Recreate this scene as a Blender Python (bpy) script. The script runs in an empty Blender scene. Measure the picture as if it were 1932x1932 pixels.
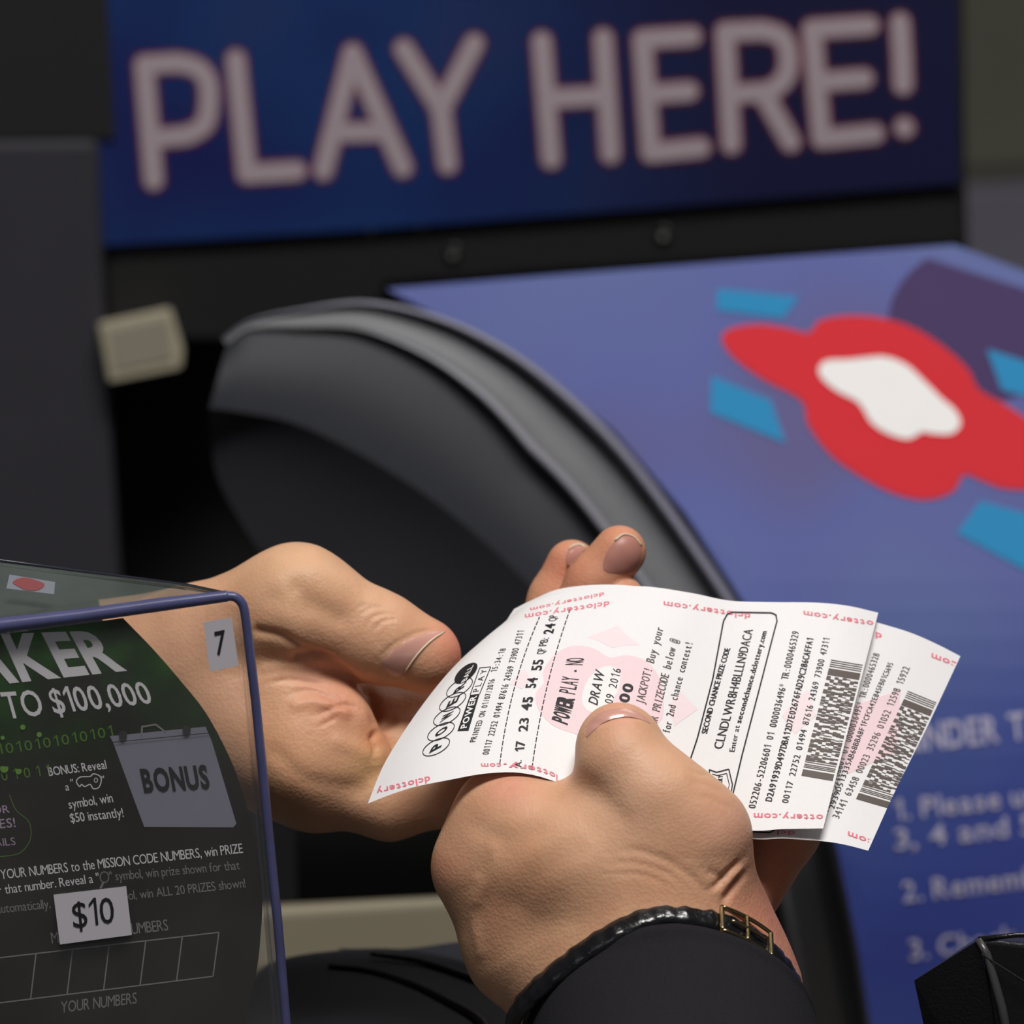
import bpy, math, random
import numpy as np
from mathutils import Vector, Matrix
from mathutils.bvhtree import BVHTree
from mathutils.geometry import delaunay_2d_cdt
random.seed(7); np.random.seed(7)
scn = bpy.context.scene
COL = scn.collection

# ------------------------------------------------------------------ camera, world, light
D0 = 2.0                        # distance of the focus plane (m)
U = 0.258 / 1932                # metres per photo pixel on the focus plane
K = U / D0
R_CAM = Matrix.Rotation(math.radians(75), 3, 'X') @ Matrix.Rotation(math.radians(-4), 3, 'Z')
C_CAM = Vector((0, 0, 1.40))
cd = bpy.data.cameras.new('camera'); cam = bpy.data.objects.new('camera', cd); COL.objects.link(cam)
cam.matrix_world = Matrix.Translation(C_CAM) @ R_CAM.to_4x4()
cd.sensor_width = 36; cd.sensor_fit = 'HORIZONTAL'; cd.lens = 36 * D0 / 0.258
cd.clip_start = 0.05; cd.clip_end = 50
cd.dof.use_dof = True; cd.dof.focus_distance = D0 - 0.010; cd.dof.aperture_fstop = 13.0
scn.camera = cam
scn.view_settings.view_transform = 'Standard'; scn.view_settings.look = 'None'
scn.view_settings.gamma = 1.0; scn.view_settings.use_curve_mapping = False
scn.view_settings.exposure = 0.0
scn.cycles.use_denoising = True
scn.cycles.max_bounces = 8; scn.cycles.transparent_max_bounces = 16

wd = bpy.data.worlds.new('world'); scn.world = wd; wd.use_nodes = True
wd.node_tree.nodes['Background'].inputs[0].default_value = (0.75, 0.8, 0.9, 1)
wd.node_tree.nodes['Background'].inputs[1].default_value = 0.05

def area(name, loc, target, sx, sy, power, color):
    l = bpy.data.lights.new(name, 'AREA'); l.shape = 'RECTANGLE'; l.size = sx; l.size_y = sy
    l.energy = power; l.color = color
    o = bpy.data.objects.new(name, l); COL.objects.link(o); o.location = loc
    o.rotation_euler = (Vector(target) - Vector(loc)).to_track_quat('-Z', 'Y').to_euler()
    return o
area('ceiling_lamp_light', (0.25, 1.18, 2.75), (0, 1.95, 0.9), 1.1, 0.5, 46, (1.0, 0.97, 0.93))
area('rear_lamp_light', (0.9, 3.2, 2.75), (0.1, 2.2, 0.9), 1.2, 0.6, 7, (1.0, 0.97, 0.94))
area('front_fill_light', (-1.4, -0.6, 2.0), (0, 2.0, 0.9), 1.2, 1.2, 3.2, (0.93, 0.96, 1.0))  # added soft fill from behind the camera, no window stands here

# ------------------------------------------------------------------ coordinate helpers
Rm = np.array(R_CAM); Cm = np.array(C_CAM)
def W(p):
    """(px, py, z) points: photo pixel and height towards the lens in pixel units -> world metres."""
    p = np.atleast_2d(np.asarray(p, float))
    d = D0 - p[:, 2] * U
    loc = np.stack([(p[:, 0] - 966) * K * d, (966 - p[:, 1]) * K * d, -d], 1)
    return loc @ Rm.T + Cm
def zd(d): return (D0 - d) / U          # distance in metres -> z in pixel units
def zplane(P0, N):
    """returns f(px,py)->z for a world plane through P0 with normal N"""
    P0 = np.array(P0, float); N = np.array(N, float)
    def f(px, py):
        dirv = Rm @ np.array([(px - 966) * K, (966 - py) * K, -1.0])
        t = ((P0 - Cm) @ N) / (dirv @ N)
        return (D0 - t) / U
    return f

ORG = {}
def link(name, me, parent=None, org=None):
    o = bpy.data.objects.new(name, me); COL.objects.link(o)
    if parent is not None: o.parent = parent
    return o
def empty(name, loc, label, cat, group=None):
    o = bpy.data.objects.new(name, None); COL.objects.link(o); o.empty_display_size = .02
    o.location = loc; ORG[o.name] = np.array(loc, float)
    o['label'] = label; o['category'] = cat
    if group: o['group'] = group
    return o
def tag(o, label=None, cat=None, group=None, kind=None):
    if label: o['label'] = label
    if cat: o['category'] = cat
    if group: o['group'] = group
    if kind: o['kind'] = kind
    return o
def mesh(name, vw, faces, mat, parent=None, smooth=False, col=None):
    """vw: world coordinates"""
    vw = np.asarray(vw, float)
    if parent is None: org = np.array([vw[:, 0].mean(), vw[:, 1].mean(), vw[:, 2].min()])
    else: org = ORG[parent.name]
    me = bpy.data.meshes.new(name); me.from_pydata((vw - org).tolist(), [], [tuple(int(i) for i in f) for f in faces]); me.update()
    if smooth: me.polygons.foreach_set('use_smooth', [True] * len(me.polygons))
    me.materials.append(mat)
    o = bpy.data.objects.new(name, me); COL.objects.link(o)
    if parent is None: o.location = org
    else: o.parent = parent
    ORG[o.name] = org
    if col is not None:
        a = me.color_attributes.new('tint', 'FLOAT_COLOR', 'POINT')
        c = np.ones((len(vw), 4), np.float32); c[:, :3] = col
        a.data.foreach_set('color', c.ravel())
    return o
def pm(name, vp, faces, mat, parent=None, smooth=False, col=None):
    return mesh(name, W(vp), faces, mat, parent, smooth, col)

# ------------------------------------------------------------------ materials
def lin(c):
    return tuple(((x / 255) / 12.92 if x / 255 <= .04045 else ((x / 255 + .055) / 1.055) ** 2.4) for x in c)
def mat(name, rgb, rough=.5, spec=.5, noise=0, nscale=200, bump=0, bscale=800, metal=0, coat=0):
    m = bpy.data.materials.new(name); m.use_nodes = True; nt = m.node_tree; b = nt.nodes['Principled BSDF']
    c = lin(rgb)
    b.inputs['Roughness'].default_value = rough; b.inputs['Specular IOR Level'].default_value = spec
    b.inputs['Metallic'].default_value = metal; b.inputs['Coat Weight'].default_value = coat
    tc = nt.nodes.new('ShaderNodeTexCoord')
    n = nt.nodes.new('ShaderNodeTexNoise'); n.inputs['Scale'].default_value = nscale; n.inputs['Detail'].default_value = 4
    nt.links.new(tc.outputs['Object'], n.inputs['Vector'])
    mx = nt.nodes.new('ShaderNodeMix'); mx.data_type = 'RGBA'
    k = max(noise, .02)
    mx.inputs[6].default_value = (*[x * (1 - k) for x in c], 1); mx.inputs[7].default_value = (*[min(1, x * (1 + k)) for x in c], 1)
    nt.links.new(n.outputs['Fac'], mx.inputs[0]); nt.links.new(mx.outputs[2], b.inputs['Base Color'])
    if bump:
        n2 = nt.nodes.new('ShaderNodeTexNoise'); n2.inputs['Scale'].default_value = bscale; n2.inputs['Detail'].default_value = 3
        nt.links.new(tc.outputs['Object'], n2.inputs['Vector'])
        bp = nt.nodes.new('ShaderNodeBump'); bp.inputs['Strength'].default_value = bump; bp.inputs['Distance'].default_value = .0003
        nt.links.new(n2.outputs['Fac'], bp.inputs['Height']); nt.links.new(bp.outputs[0], b.inputs['Normal'])
    return m
def skin_mat(name):
    m = bpy.data.materials.new(name); m.use_nodes = True; nt = m.node_tree; b = nt.nodes['Principled BSDF']; L = nt.links
    at = nt.nodes.new('ShaderNodeAttribute'); at.attribute_name = 'tint'
    tc = nt.nodes.new('ShaderNodeTexCoord')
    n = nt.nodes.new('ShaderNodeTexNoise'); n.inputs['Scale'].default_value = 90; n.inputs['Detail'].default_value = 6
    L.new(tc.outputs['Object'], n.inputs['Vector'])
    rp = nt.nodes.new('ShaderNodeValToRGB'); rp.color_ramp.elements[0].position = .3; rp.color_ramp.elements[1].position = .7
    rp.color_ramp.elements[0].color = (.93, .88, .86, 1); rp.color_ramp.elements[1].color = (1.04, 1.05, 1.04, 1)
    L.new(n.outputs['Fac'], rp.inputs[0])
    mx = nt.nodes.new('ShaderNodeMix'); mx.data_type = 'RGBA'; mx.blend_type = 'MULTIPLY'; mx.inputs[0].default_value = 1
    L.new(at.outputs['Color'], mx.inputs[6]); L.new(rp.outputs[0], mx.inputs[7]); L.new(mx.outputs[2], b.inputs['Base Color'])
    b.inputs['Roughness'].default_value = .5; b.inputs['Specular IOR Level'].default_value = .35
    b.inputs['Subsurface Weight'].default_value = .35; b.inputs['Subsurface Radius'].default_value = (1, .35, .18)
    b.inputs['Subsurface Scale'].default_value = .0035
    v = nt.nodes.new('ShaderNodeTexVoronoi'); v.inputs['Scale'].default_value = 1100
    L.new(tc.outputs['Object'], v.inputs['Vector'])
    n2 = nt.nodes.new('ShaderNodeTexNoise'); n2.inputs['Scale'].default_value = 420; n2.inputs['Detail'].default_value = 5
    L.new(tc.outputs['Object'], n2.inputs['Vector'])
    ad = nt.nodes.new('ShaderNodeMath'); ad.operation = 'ADD'; L.new(v.outputs['Distance'], ad.inputs[0]); L.new(n2.outputs['Fac'], ad.inputs[1])
    bp = nt.nodes.new('ShaderNodeBump'); bp.inputs['Strength'].default_value = .28; bp.inputs['Distance'].default_value = .0003
    L.new(ad.outputs[0], bp.inputs['Height']); L.new(bp.outputs[0], b.inputs['Normal'])
    return m
def clear_mat(name, tint=(.93, .93, .95), haze=.06, hazecol=(.5, .5, .52), rough=.04):
    m = bpy.data.materials.new(name); m.use_nodes = True; nt = m.node_tree; nt.nodes.clear(); L = nt.links
    out = nt.nodes.new('ShaderNodeOutputMaterial')
    tr = nt.nodes.new('ShaderNodeBsdfTransparent'); tr.inputs[0].default_value = (*tint, 1)
    gl = nt.nodes.new('ShaderNodeBsdfGlossy'); gl.inputs['Roughness'].default_value = rough
    df = nt.nodes.new('ShaderNodeBsdfDiffuse'); df.inputs[0].default_value = (*hazecol, 1)
    lw = nt.nodes.new('ShaderNodeLayerWeight'); lw.inputs[0].default_value = .5
    pw = nt.nodes.new('ShaderNodeMath'); pw.operation = 'POWER'; pw.inputs[1].default_value = 5; L.new(lw.outputs['Facing'], pw.inputs[0])
    fr = nt.nodes.new('ShaderNodeMath'); fr.operation = 'MULTIPLY_ADD'; fr.inputs[1].default_value = .9; fr.inputs[2].default_value = .03; L.new(pw.outputs[0], fr.inputs[0])
    tc = nt.nodes.new('ShaderNodeTexCoord'); n = nt.nodes.new('ShaderNodeTexNoise'); n.inputs['Scale'].default_value = 25; n.inputs['Detail'].default_value = 5
    L.new(tc.outputs['Object'], n.inputs['Vector'])
    mu = nt.nodes.new('ShaderNodeMath'); mu.operation = 'MULTIPLY'; mu.inputs[1].default_value = haze * 2; L.new(n.outputs['Fac'], mu.inputs[0])
    m1 = nt.nodes.new('ShaderNodeMixShader'); L.new(mu.outputs[0], m1.inputs[0]); L.new(tr.outputs[0], m1.inputs[1]); L.new(df.outputs[0], m1.inputs[2])
    m2 = nt.nodes.new('ShaderNodeMixShader'); L.new(fr.outputs[0], m2.inputs[0]); L.new(m1.outputs[0], m2.inputs[1]); L.new(gl.outputs[0], m2.inputs[2])
    L.new(m2.outputs[0], out.inputs[0])
    return m

M_SKIN = skin_mat('skin')
M_NAIL = mat('fingernail', (210, 156, 142), .3, .5, .05, 300, coat=.4)
M_NAILD = mat('fingernail_rosy_bed', (180, 124, 112), .4, .4, .06, 300)
M_NAILW = mat('fingernail_free_edge', (226, 212, 186), .35, .5, .03)
M_PAPER = mat('thermal_paper', (238, 236, 237), .55, .3, .012, 700, .08, 1500)
M_INK = mat('thermal_ink', (38, 36, 40), .6, .3)
M_INKG = mat('thermal_ink_worn', (100, 90, 86), .6, .3)
M_RED = mat('red_security_ink', (232, 130, 145), .6, .3, .1, 900)
M_PINK = mat('pale_pink_watermark', (242, 214, 220), .6, .3, .03, 500)
M_PINK2 = mat('paler_pink_watermark', (243, 224, 228), .6, .3, .02, 500)
M_WHITE = mat('white_print', (240, 238, 238), .6, .3)
M_SLEEVE = mat('charcoal_sleeve_cloth', (37, 36, 40), .95, .1, .25, 1400, .6, 2500)
M_STRAP = mat('black_patent_strap', (22, 22, 25), .22, .7, .3, 400, .9, 500)
M_METAL = mat('brass_buckle_metal', (176, 160, 122), .25, .5, metal=1)
M_BLACK = mat('black_plastic', (36, 36, 37), .55, .35, .1, 300, .2, 900)
M_BLACK2 = mat('matte_black_frame', (30, 30, 31), .7, .25, .1, 300)
M_HOOD = mat('charcoal_moulded_plastic', (38, 40, 48), .55, .3, .08, 300, .15, 1200)
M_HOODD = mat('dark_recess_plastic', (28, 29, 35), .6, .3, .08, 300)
M_GREYP = mat('grey_cabinet_panel', (54, 53, 60), .6, .3, .08, 60)
M_BEIGE = mat('beige_plastic', (176, 168, 146), .6, .3, .05, 100)
M_BEIGE2 = mat('beige_laminate', (150, 142, 122), .6, .3, .05, 60)
M_GLOSS = mat('glossy_black_moulding', (20, 20, 21), .3, .5, .1, 300, .4, 1500)

# ------------------------------------------------------------------ generic px-space geometry
def catmull(pts, n=10, closed=False):
    P = np.array(pts, float); out = []
    m = len(P); rng = range(m) if closed else range(m - 1)
    for i in rng:
        if closed: p0, p1, p2, p3 = P[(i - 1) % m], P[i], P[(i + 1) % m], P[(i + 2) % m]
        else:
            p1, p2 = P[i], P[i + 1]
            p0 = P[i - 1] if i else 2 * p1 - p2
            p3 = P[i + 2] if i + 2 < m else 2 * p2 - p1
        for k in range(n):
            t = k / n
            out.append(.5 * ((2 * p1) + (-p0 + p2) * t + (2 * p0 - 5 * p1 + 4 * p2 - p3) * t * t + (-p0 + 3 * p1 - 3 * p2 + p3) * t ** 3))
    if not closed: out.append(P[-1])
    return np.array(out)
def resample(c, n):
    c = np.asarray(c, float); s = np.r_[0, np.cumsum(np.linalg.norm(np.diff(c, axis=0), axis=1))]
    t = np.linspace(0, s[-1], n)
    return np.stack([np.interp(t, s, c[:, i]) for i in range(c.shape[1])], 1)
def tube(path, r, seg=10, flat=None):
    """swept tube in px space; r scalar or list; flat=(rx,rz) ignored"""
    P = np.asarray(path, float); n = len(P); r = np.broadcast_to(np.asarray(r, float), (n,))
    T = np.gradient(P, axis=0); T /= np.linalg.norm(T, axis=1)[:, None] + 1e-9
    V = []; F = []
    up = np.array([0, 0, 1.]); 
    for i in range(n):
        a = np.cross(T[i], up); 
        if np.linalg.norm(a) < 1e-3: a = np.array([1., 0, 0])
        a /= np.linalg.norm(a); b = np.cross(a, T[i])
        for k in range(seg):
            w = 2 * math.pi * k / seg
            V.append(P[i] + r[i] * (math.cos(w) * a + math.sin(w) * b))
    for i in range(n - 1):
        for k in range(seg):
            k2 = (k + 1) % seg
            F.append((i * seg + k, i * seg + k2, (i + 1) * seg + k2, (i + 1) * seg + k))
    F.append(tuple(range(seg))[::-1]); F.append(tuple((n - 1) * seg + k for k in range(seg)))
    return np.array(V), F
def loft(rows, closed=False):
    rows = [np.asarray(r, float) for r in rows]; m = len(rows[0]); V = np.concatenate(rows); F = []
    for i in range(len(rows) - 1):
        for k in range(m if closed else m - 1):
            k2 = (k + 1) % m
            F.append((i * m + k, i * m + k2, (i + 1) * m + k2, (i + 1) * m + k))
    return V, F
def slab(poly, zf, thick):
    """polygon (px) on surface zf(px,py), extruded backwards by thick px"""
    poly = np.asarray(poly, float); n = len(poly)
    tri = cdt(poly)
    f = np.array([[x, y, zf(x, y)] for x, y in poly]); b = f - [0, 0, thick]
    V = np.concatenate([f, b]); F = [t for t in tri] + [tuple(n + i for i in t[::-1]) for t in tri]
    for i in range(n): j = (i + 1) % n; F.append((i, i + n, j + n, j))
    return V, F
def cdt(poly):
    v, e, f, _, _, _ = delaunay_2d_cdt([Vector(p) for p in poly], [], [list(range(len(poly)))], 1, 1e-6)
    key = {(round(p[0], 2), round(p[1], 2)): i for i, p in enumerate(poly)}
    out = []
    for t in f:
        try: out.append(tuple(key[(round(v[i][0], 2), round(v[i][1], 2))] for i in t))
        except KeyError: pass
    return out
def box8(corners):
    """8 px-space corners: front 4 then back 4"""
    F = [(0, 1, 2, 3), (7, 6, 5, 4), (0, 4, 5, 1), (1, 5, 6, 2), (2, 6, 7, 3), (3, 7, 4, 0)]
    return np.array(corners, float), F
def wbox(name, lo, hi, m, parent=None, bevel=0):
    x0, y0, z0 = lo; x1, y1, z1 = hi
    V = [(x0, y0, z0), (x1, y0, z0), (x1, y1, z0), (x0, y1, z0), (x0, y0, z1), (x1, y0, z1), (x1, y1, z1), (x0, y1, z1)]
    F = [(3, 2, 1, 0), (4, 5, 6, 7), (0, 1, 5, 4), (1, 2, 6, 5), (2, 3, 7, 6), (3, 0, 4, 7)]
    o = mesh(name, V, F, m, parent)
    if bevel: bevmod(o, bevel)
    return o
def bevmod(o, w, s=3):
    b = o.modifiers.new('bevel', 'BEVEL'); b.width = w; b.segments = s; b.limit_method = 'ANGLE'

def union_strokes(strokes, w, zf, off):
    polys = []
    for P in strokes:
        P = np.asarray(P, float)
        for a, b in zip(P[:-1], P[1:]):
            d = b - a; L = np.linalg.norm(d) + 1e-9; d /= L; t0 = math.atan2(d[1], d[0])
            polys.append([b + w / 2 * np.array((math.cos(t0 + k), math.sin(t0 + k))) for k in np.linspace(-math.pi / 2, math.pi / 2, 9)] +
                         [a + w / 2 * np.array((math.cos(t0 + k), math.sin(t0 + k))) for k in np.linspace(math.pi / 2, 1.5 * math.pi, 9)])
    vs = [Vector(p) for q in polys for p in q]; fs = []; n = 0
    for q in polys: fs.append(list(range(n, n + len(q)))); n += len(q)
    v, e, f, _, _, _ = delaunay_2d_cdt(vs, [], fs, 1, 1e-4)
    V2 = np.array([(p[0], p[1], zf(p[0], p[1]) + off) for p in v]); keep = []
    for t in f:
        c = V2[list(t), :2].mean(0)[None]
        if min(pdist(c, P)[0] for P in strokes) < w / 2 * 1.0: keep.append(tuple(t))
    return V2, keep

class Pl:
    def __init__(s, f): s.f = f
    def z(s, x, y, d=None): return s.f(x, y)
class Surf:
    """px-space surface for laying prints, nails and labels on"""
    def __init__(s, V, F):
        s.b = BVHTree.FromPolygons([tuple(v) for v in V], [tuple(f) for f in F])
    def z(s, x, y, default=None):
        h = s.b.ray_cast(Vector((x, y, 3000)), Vector((0, 0, -1)))
        if h[0] is None:
            return default
        return h[0].z
def decal_poly(poly, surf, off=1.0, sp=14, inner=True):
    poly = np.asarray(poly, float); n = len(poly); pts = [Vector(p) for p in poly]
    if inner:
        lo, hi = poly.min(0), poly.max(0)
        for x in np.arange(lo[0] + sp * .5, hi[0], sp):
            for y in np.arange(lo[1] + sp * .5, hi[1], sp): pts.append(Vector((x, y)))
    v, e, f, _, _, _ = delaunay_2d_cdt(pts, [], [list(range(n))], 2 if inner else 1, 1e-6)
    if inner:   # keep triangles whose centre lies inside
        def ins(x, y):
            c = False; j = n - 1
            for i in range(n):
                if (poly[i, 1] > y) != (poly[j, 1] > y) and x < (poly[j, 0] - poly[i, 0]) * (y - poly[i, 1]) / (poly[j, 1] - poly[i, 1]) + poly[i, 0]: c = not c
                j = i
            return c
        f = [t for t in f if ins(sum(v[i][0] for i in t) / len(t), sum(v[i][1] for i in t) / len(t))]
    used = sorted({i for t in f for i in t}); mp = {u: i for i, u in enumerate(used)}
    last = 0; V = []
    zs = [surf.z(v[u][0], v[u][1]) for u in used]
    good = [z for z in zs if z is not None]; fb = float(np.mean(good)) if good else 0
    for u, z in zip(used, zs): V.append((v[u][0], v[u][1], (fb if z is None else z) + off))
    return np.array(V) if V else np.zeros((0, 3)), [tuple(mp[i] for i in t) for t in f]
class Acc:
    def __init__(s): s.V = []; s.F = []; s.n = 0
    def add(s, V, F):
        if len(V) == 0: return
        s.V.append(np.asarray(V, float)); s.F += [tuple(i + s.n for i in f) for f in F]; s.n += len(V)
    def make(s, name, m, parent=None, smooth=False):
        return pm(name, np.concatenate(s.V), s.F, m, parent, smooth)
def solid(V, F, t):
    """give an open px-space sheet a thickness t behind it"""
    V = np.asarray(V, float); n = len(V); B = V - [0, 0, t]; cnt = {}
    for f in F:
        for i in range(len(f)):
            e = (f[i], f[(i + 1) % len(f)]); cnt[e] = cnt.get(e, 0) + 1
    F2 = list(F) + [tuple(n + i for i in f[::-1]) for f in F]
    rim = {}; R = []
    def rv(i):
        if i not in rim: rim[i] = 2 * n + 2 * len(rim); R.extend([V[i], B[i]])
        return rim[i]
    for (a, b) in cnt:
        if (b, a) not in cnt: qa, qb = rv(a), rv(b); F2.append((qb, qa, qa + 1, qb + 1))
    return np.concatenate([V, B, np.array(R)]), F2

# ------------------------------------------------------------------ lettering
GL = {}
_dg = None
def glyph(ch, bold):
    key = (ch, bold)
    if key in GL: return GL[key]
    if ch == '1':
        w = .085 + 2 * bold; H = CAP
        V = np.array([(.2, 0), (.2 + w, 0), (.2 + w, H), (.2 + .1 * w, H), (.04, H - .13 - w * .3), (.04, H - .13 - w * 1.3), (.2, H - w * 1.2)])
        V[:, 0] -= .04; GL[key] = (V, [(0, 1, 2, 6), (2, 3, 6), (3, 4, 5, 6)], .16 + w); return GL[key]
    cu = bpy.data.curves.new('g', 'FONT'); cu.body = ch; cu.size = 1; cu.resolution_u = 3; cu.offset = bold; cu.dimensions = '2D'; cu.fill_mode = 'BOTH'
    o = bpy.data.objects.new('g', cu); COL.objects.link(o); bpy.context.view_layer.update()
    me = o.evaluated_get(bpy.context.evaluated_depsgraph_get()).to_mesh()
    V = np.array([(v.co.x, v.co.y) for v in me.vertices]) if len(me.vertices) else np.zeros((0, 2))
    F = [tuple(p.vertices) for p in me.polygons]
    bpy.data.objects.remove(o); bpy.data.curves.remove(cu)
    if len(V): x0 = V[:, 0].min(); w = V[:, 0].max() - x0; V[:, 0] -= x0
    else: w = .3
    GL[key] = (V, F, w); return GL[key]
CAP = .729
def layout(s, bold=0., mono=False, gap=.1, space=.28, slant=0):
    x = 0; V = []; F = []; n = 0
    for ch in s:
        if ch == ' ': x += (.62 if mono else space); continue
        v, f, w = glyph(ch, bold)
        if mono:
            t = .54; v = v.copy(); sc = min(1, t / max(w, .01)) if w > t else 1
            if ch in '1Ii:.!,l': sc = 1
            v[:, 0] = v[:, 0] * sc + (.56 - w * sc) / 2; adv = .6
        else: adv = w + gap
        if len(v):
            v = v + [x, 0]; V.append(v); F += [tuple(i + n for i in q) for q in f]; n += len(v)
        x += adv
    V = np.concatenate(V); V[:, 0] -= V[:, 0].min(); V[:, 0] /= V[:, 0].max(); V[:, 1] /= CAP
    if slant: V[:, 0] += V[:, 1] * slant
    return V, F
def text_on(acc, s, base, up, surf, bold=0., mono=False, slant=0, off=1.7, gap=.1, zf=None):
    """baseline through 2-3 photo points, up = vector of the cap height in px"""
    V, F = layout(s, bold, mono, gap=gap, slant=slant)
    B = np.array(base, float); up = np.asarray(up, float)
    if len(B) == 2: pos = B[0] + V[:, :1] * (B[1] - B[0])
    else:
        t = V[:, :1]; pos = B[0] * 2 * (t - .5) * (t - 1) + B[1] * 4 * t * (1 - t) + B[2] * 2 * t * (t - .5)
    if up.ndim == 2: upv = up[0] + V[:, :1] * (up[1] - up[0])
    else: upv = up
    P = pos + V[:, 1:2] * upv
    zs = []; last = None
    for x, y in P:
        z = zf(x, y) if zf else surf.z(x, y)
        zs.append(np.nan if z is None else z)
    zs = np.array(zs); m = np.nanmean(zs) if not np.all(np.isnan(zs)) else 0
    if np.isnan(zs).any():
        bad = set(np.where(np.isnan(zs))[0]); F = [f for f in F if not any(i in bad for i in f)]
        zs = np.where(np.isnan(zs), m, zs)
    if F: acc.add(np.column_stack([P, zs + off]), F)
def stroke(acc, pts, w, zf, off=1.0, joints=True):
    """flat line of width w along px points"""
    P = np.asarray(pts, float); ji = 0
    for a, b in zip(P[:-1], P[1:]):
        d = b - a; L = np.linalg.norm(d)
        if L < 1e-6: continue
        d /= L; nrm = np.array([-d[1], d[0]]) * w / 2
        m = max(1, int(L / 25)); t = np.linspace(0, 1, m + 1)[:, None]; c = a + t * (b - a)
        q = np.concatenate([c + nrm, c - nrm]); 
        z = [zf(x, y) for x, y in q]; z = [0 if k is None else k for k in z]
        ji += 1; acc.add(np.column_stack([q, np.array(z) + off + .12 * (ji % 2)]), [(i, i + 1, i + 2 + m, i + 1 + m) for i in range(m)])
    if joints:
        for p in P:
            q = [p + w / 2 * np.array([math.cos(k * math.pi / 6), math.sin(k * math.pi / 6)]) for k in range(12)]
            z = [zf(x, y) for x, y in q]; z = [0 if k is None else k for k in z]
            acc.add(np.column_stack([q, np.array(z) + off + .25]), [tuple(range(12))])

# ------------------------------------------------------------------ implicit surface for the hands
def seg(a, b, ra, rb, fl=None):
    a = np.array(a, float); b = np.array(b, float); ba = b - a; bb = ba @ ba
    def f(P):
        pa = P - a; t = np.clip(pa @ ba / bb, 0, 1)
        q = pa - t[:, None] * ba
        if fl is not None:
            dr, s = fl; c = q @ dr; q = q + (c * (s - 1))[:, None] * dr
        return np.linalg.norm(q, axis=1) - (ra + (rb - ra) * t)
    return f
def ell(c, r, ax=None):
    c = np.array(c, float); r = np.array(r, float)
    Rr = np.eye(3) if ax is None else np.array(ax)
    def f(P):
        q = (P - c) @ Rr.T / r; n = np.linalg.norm(q, axis=1)
        return (n - 1) * r.min()
    return f
def smin(a, b, k):
    h = np.maximum(k - np.abs(a - b), 0) / k
    return np.minimum(a, b) - h * h * k * .25
def chain(pts, k=20):
    fs = [seg(p[:3], q[:3], p[3], q[3]) for p, q in zip(pts[:-1], pts[1:])]
    def f(P):
        d = fs[0](P)
        for g in fs[1:]: d = smin(d, g(P), k)
        return d
    return f
def blend(items):
    def f(P):
        d = None
        for g, k in items:
            e = g(P); d = e if d is None else smin(d, e, k)
        return d
    return f
def isosurface(f, lo, hi, h):
    lo = np.array(lo, float); n = np.ceil((np.array(hi) - lo) / h / 16).astype(int) * 16 + 1
    G = np.full(n, 1e3, np.float32)
    nb = (n - 1) // 16
    cen = np.stack(np.meshgrid(*[np.arange(k) for k in nb], indexing='ij'), -1).reshape(-1, 3)
    cv = f(lo + (cen * 16 + 8) * h)
    o = np.stack(np.meshgrid(*[np.arange(17)] * 3, indexing='ij'), -1).reshape(-1, 3)
    for c, v in zip(cen, cv):
        s = tuple(slice(c[i] * 16, c[i] * 16 + 17) for i in range(3))
        if abs(v) > 17 * h: 
            blk = G[s]; 
            if v < 0: G[s] = np.where(blk == 1e3, -1e3, blk)
        else: G[s] = f(lo + (c * 16 + o) * h).reshape(17, 17, 17)
    S = G < 0
    m = n - 1
    cnt = np.zeros(m, np.int8); acc = np.zeros((*m, 3), np.float32)
    cor = [(i, j, k) for i in (0, 1) for j in (0, 1) for k in (0, 1)]
    def sub(A, c): return A[c[0]:c[0] + m[0], c[1]:c[1] + m[1], c[2]:c[2] + m[2]]
    for a in cor:
        for ax in range(3):
            if a[ax]: continue
            b = list(a); b[ax] = 1; b = tuple(b)
            A, B = sub(G, a), sub(G, b); x = (A < 0) != (B < 0)
            t = np.where(x, A / np.where(x, A - B, 1), 0)
            for q in range(3): acc[..., q] += np.where(x, a[q] + (t if q == ax else 0), 0)
            cnt += x
    act = cnt > 0; idx = np.full(m, -1, np.int64); idx[act] = np.arange(act.sum())
    ij = np.argwhere(act); V = lo + (ij + acc[act] / cnt[act][:, None]) * h
    F = []
    for ax in range(3):
        o1, o2 = [(1, 2), (2, 0), (0, 1)][ax]
        sl = [slice(1, -1)] * 3; sl[ax] = slice(0, -1); s2 = [slice(1, -1)] * 3; s2[ax] = slice(1, None)
        A, B = S[tuple(sl)], S[tuple(s2)]
        e = np.argwhere(A != B); off = np.array([1, 1, 1]); off[ax] = 0; e2 = e + off
        inside = A[tuple(e.T)]
        d1 = np.zeros(3, int); d1[o1] = 1; d2 = np.zeros(3, int); d2[o2] = 1
        q = np.stack([idx[tuple(p.T)] for p in (e2 - d1 - d2, e2 - d2, e2, e2 - d1)], 1)
        q[~inside] = q[~inside][:, ::-1]; F.append(q)
    F = np.concatenate(F); F = F[(F >= 0).all(1)]
    # px axes (x right, y DOWN, z to lens) are left-handed: flip so normals face out after W()
    return V, F[:, ::-1]
def grad(f, V, e=1.5):
    g = np.stack([f(V + np.eye(3)[i] * e) - f(V - np.eye(3)[i] * e) for i in range(3)], 1)
    return g / (np.linalg.norm(g, axis=1)[:, None] + 1e-9)
def pdist(P, poly):
    poly = np.asarray(poly, float); d = np.full(len(P), 1e9)
    for a, b in zip(poly[:-1], poly[1:]):
        ba = b - a; t = np.clip(((P - a) @ ba) / (ba @ ba + 1e-9), 0, 1)
        d = np.minimum(d, np.linalg.norm(P - a - t[:, None] * ba, axis=1))
    return d
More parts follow.
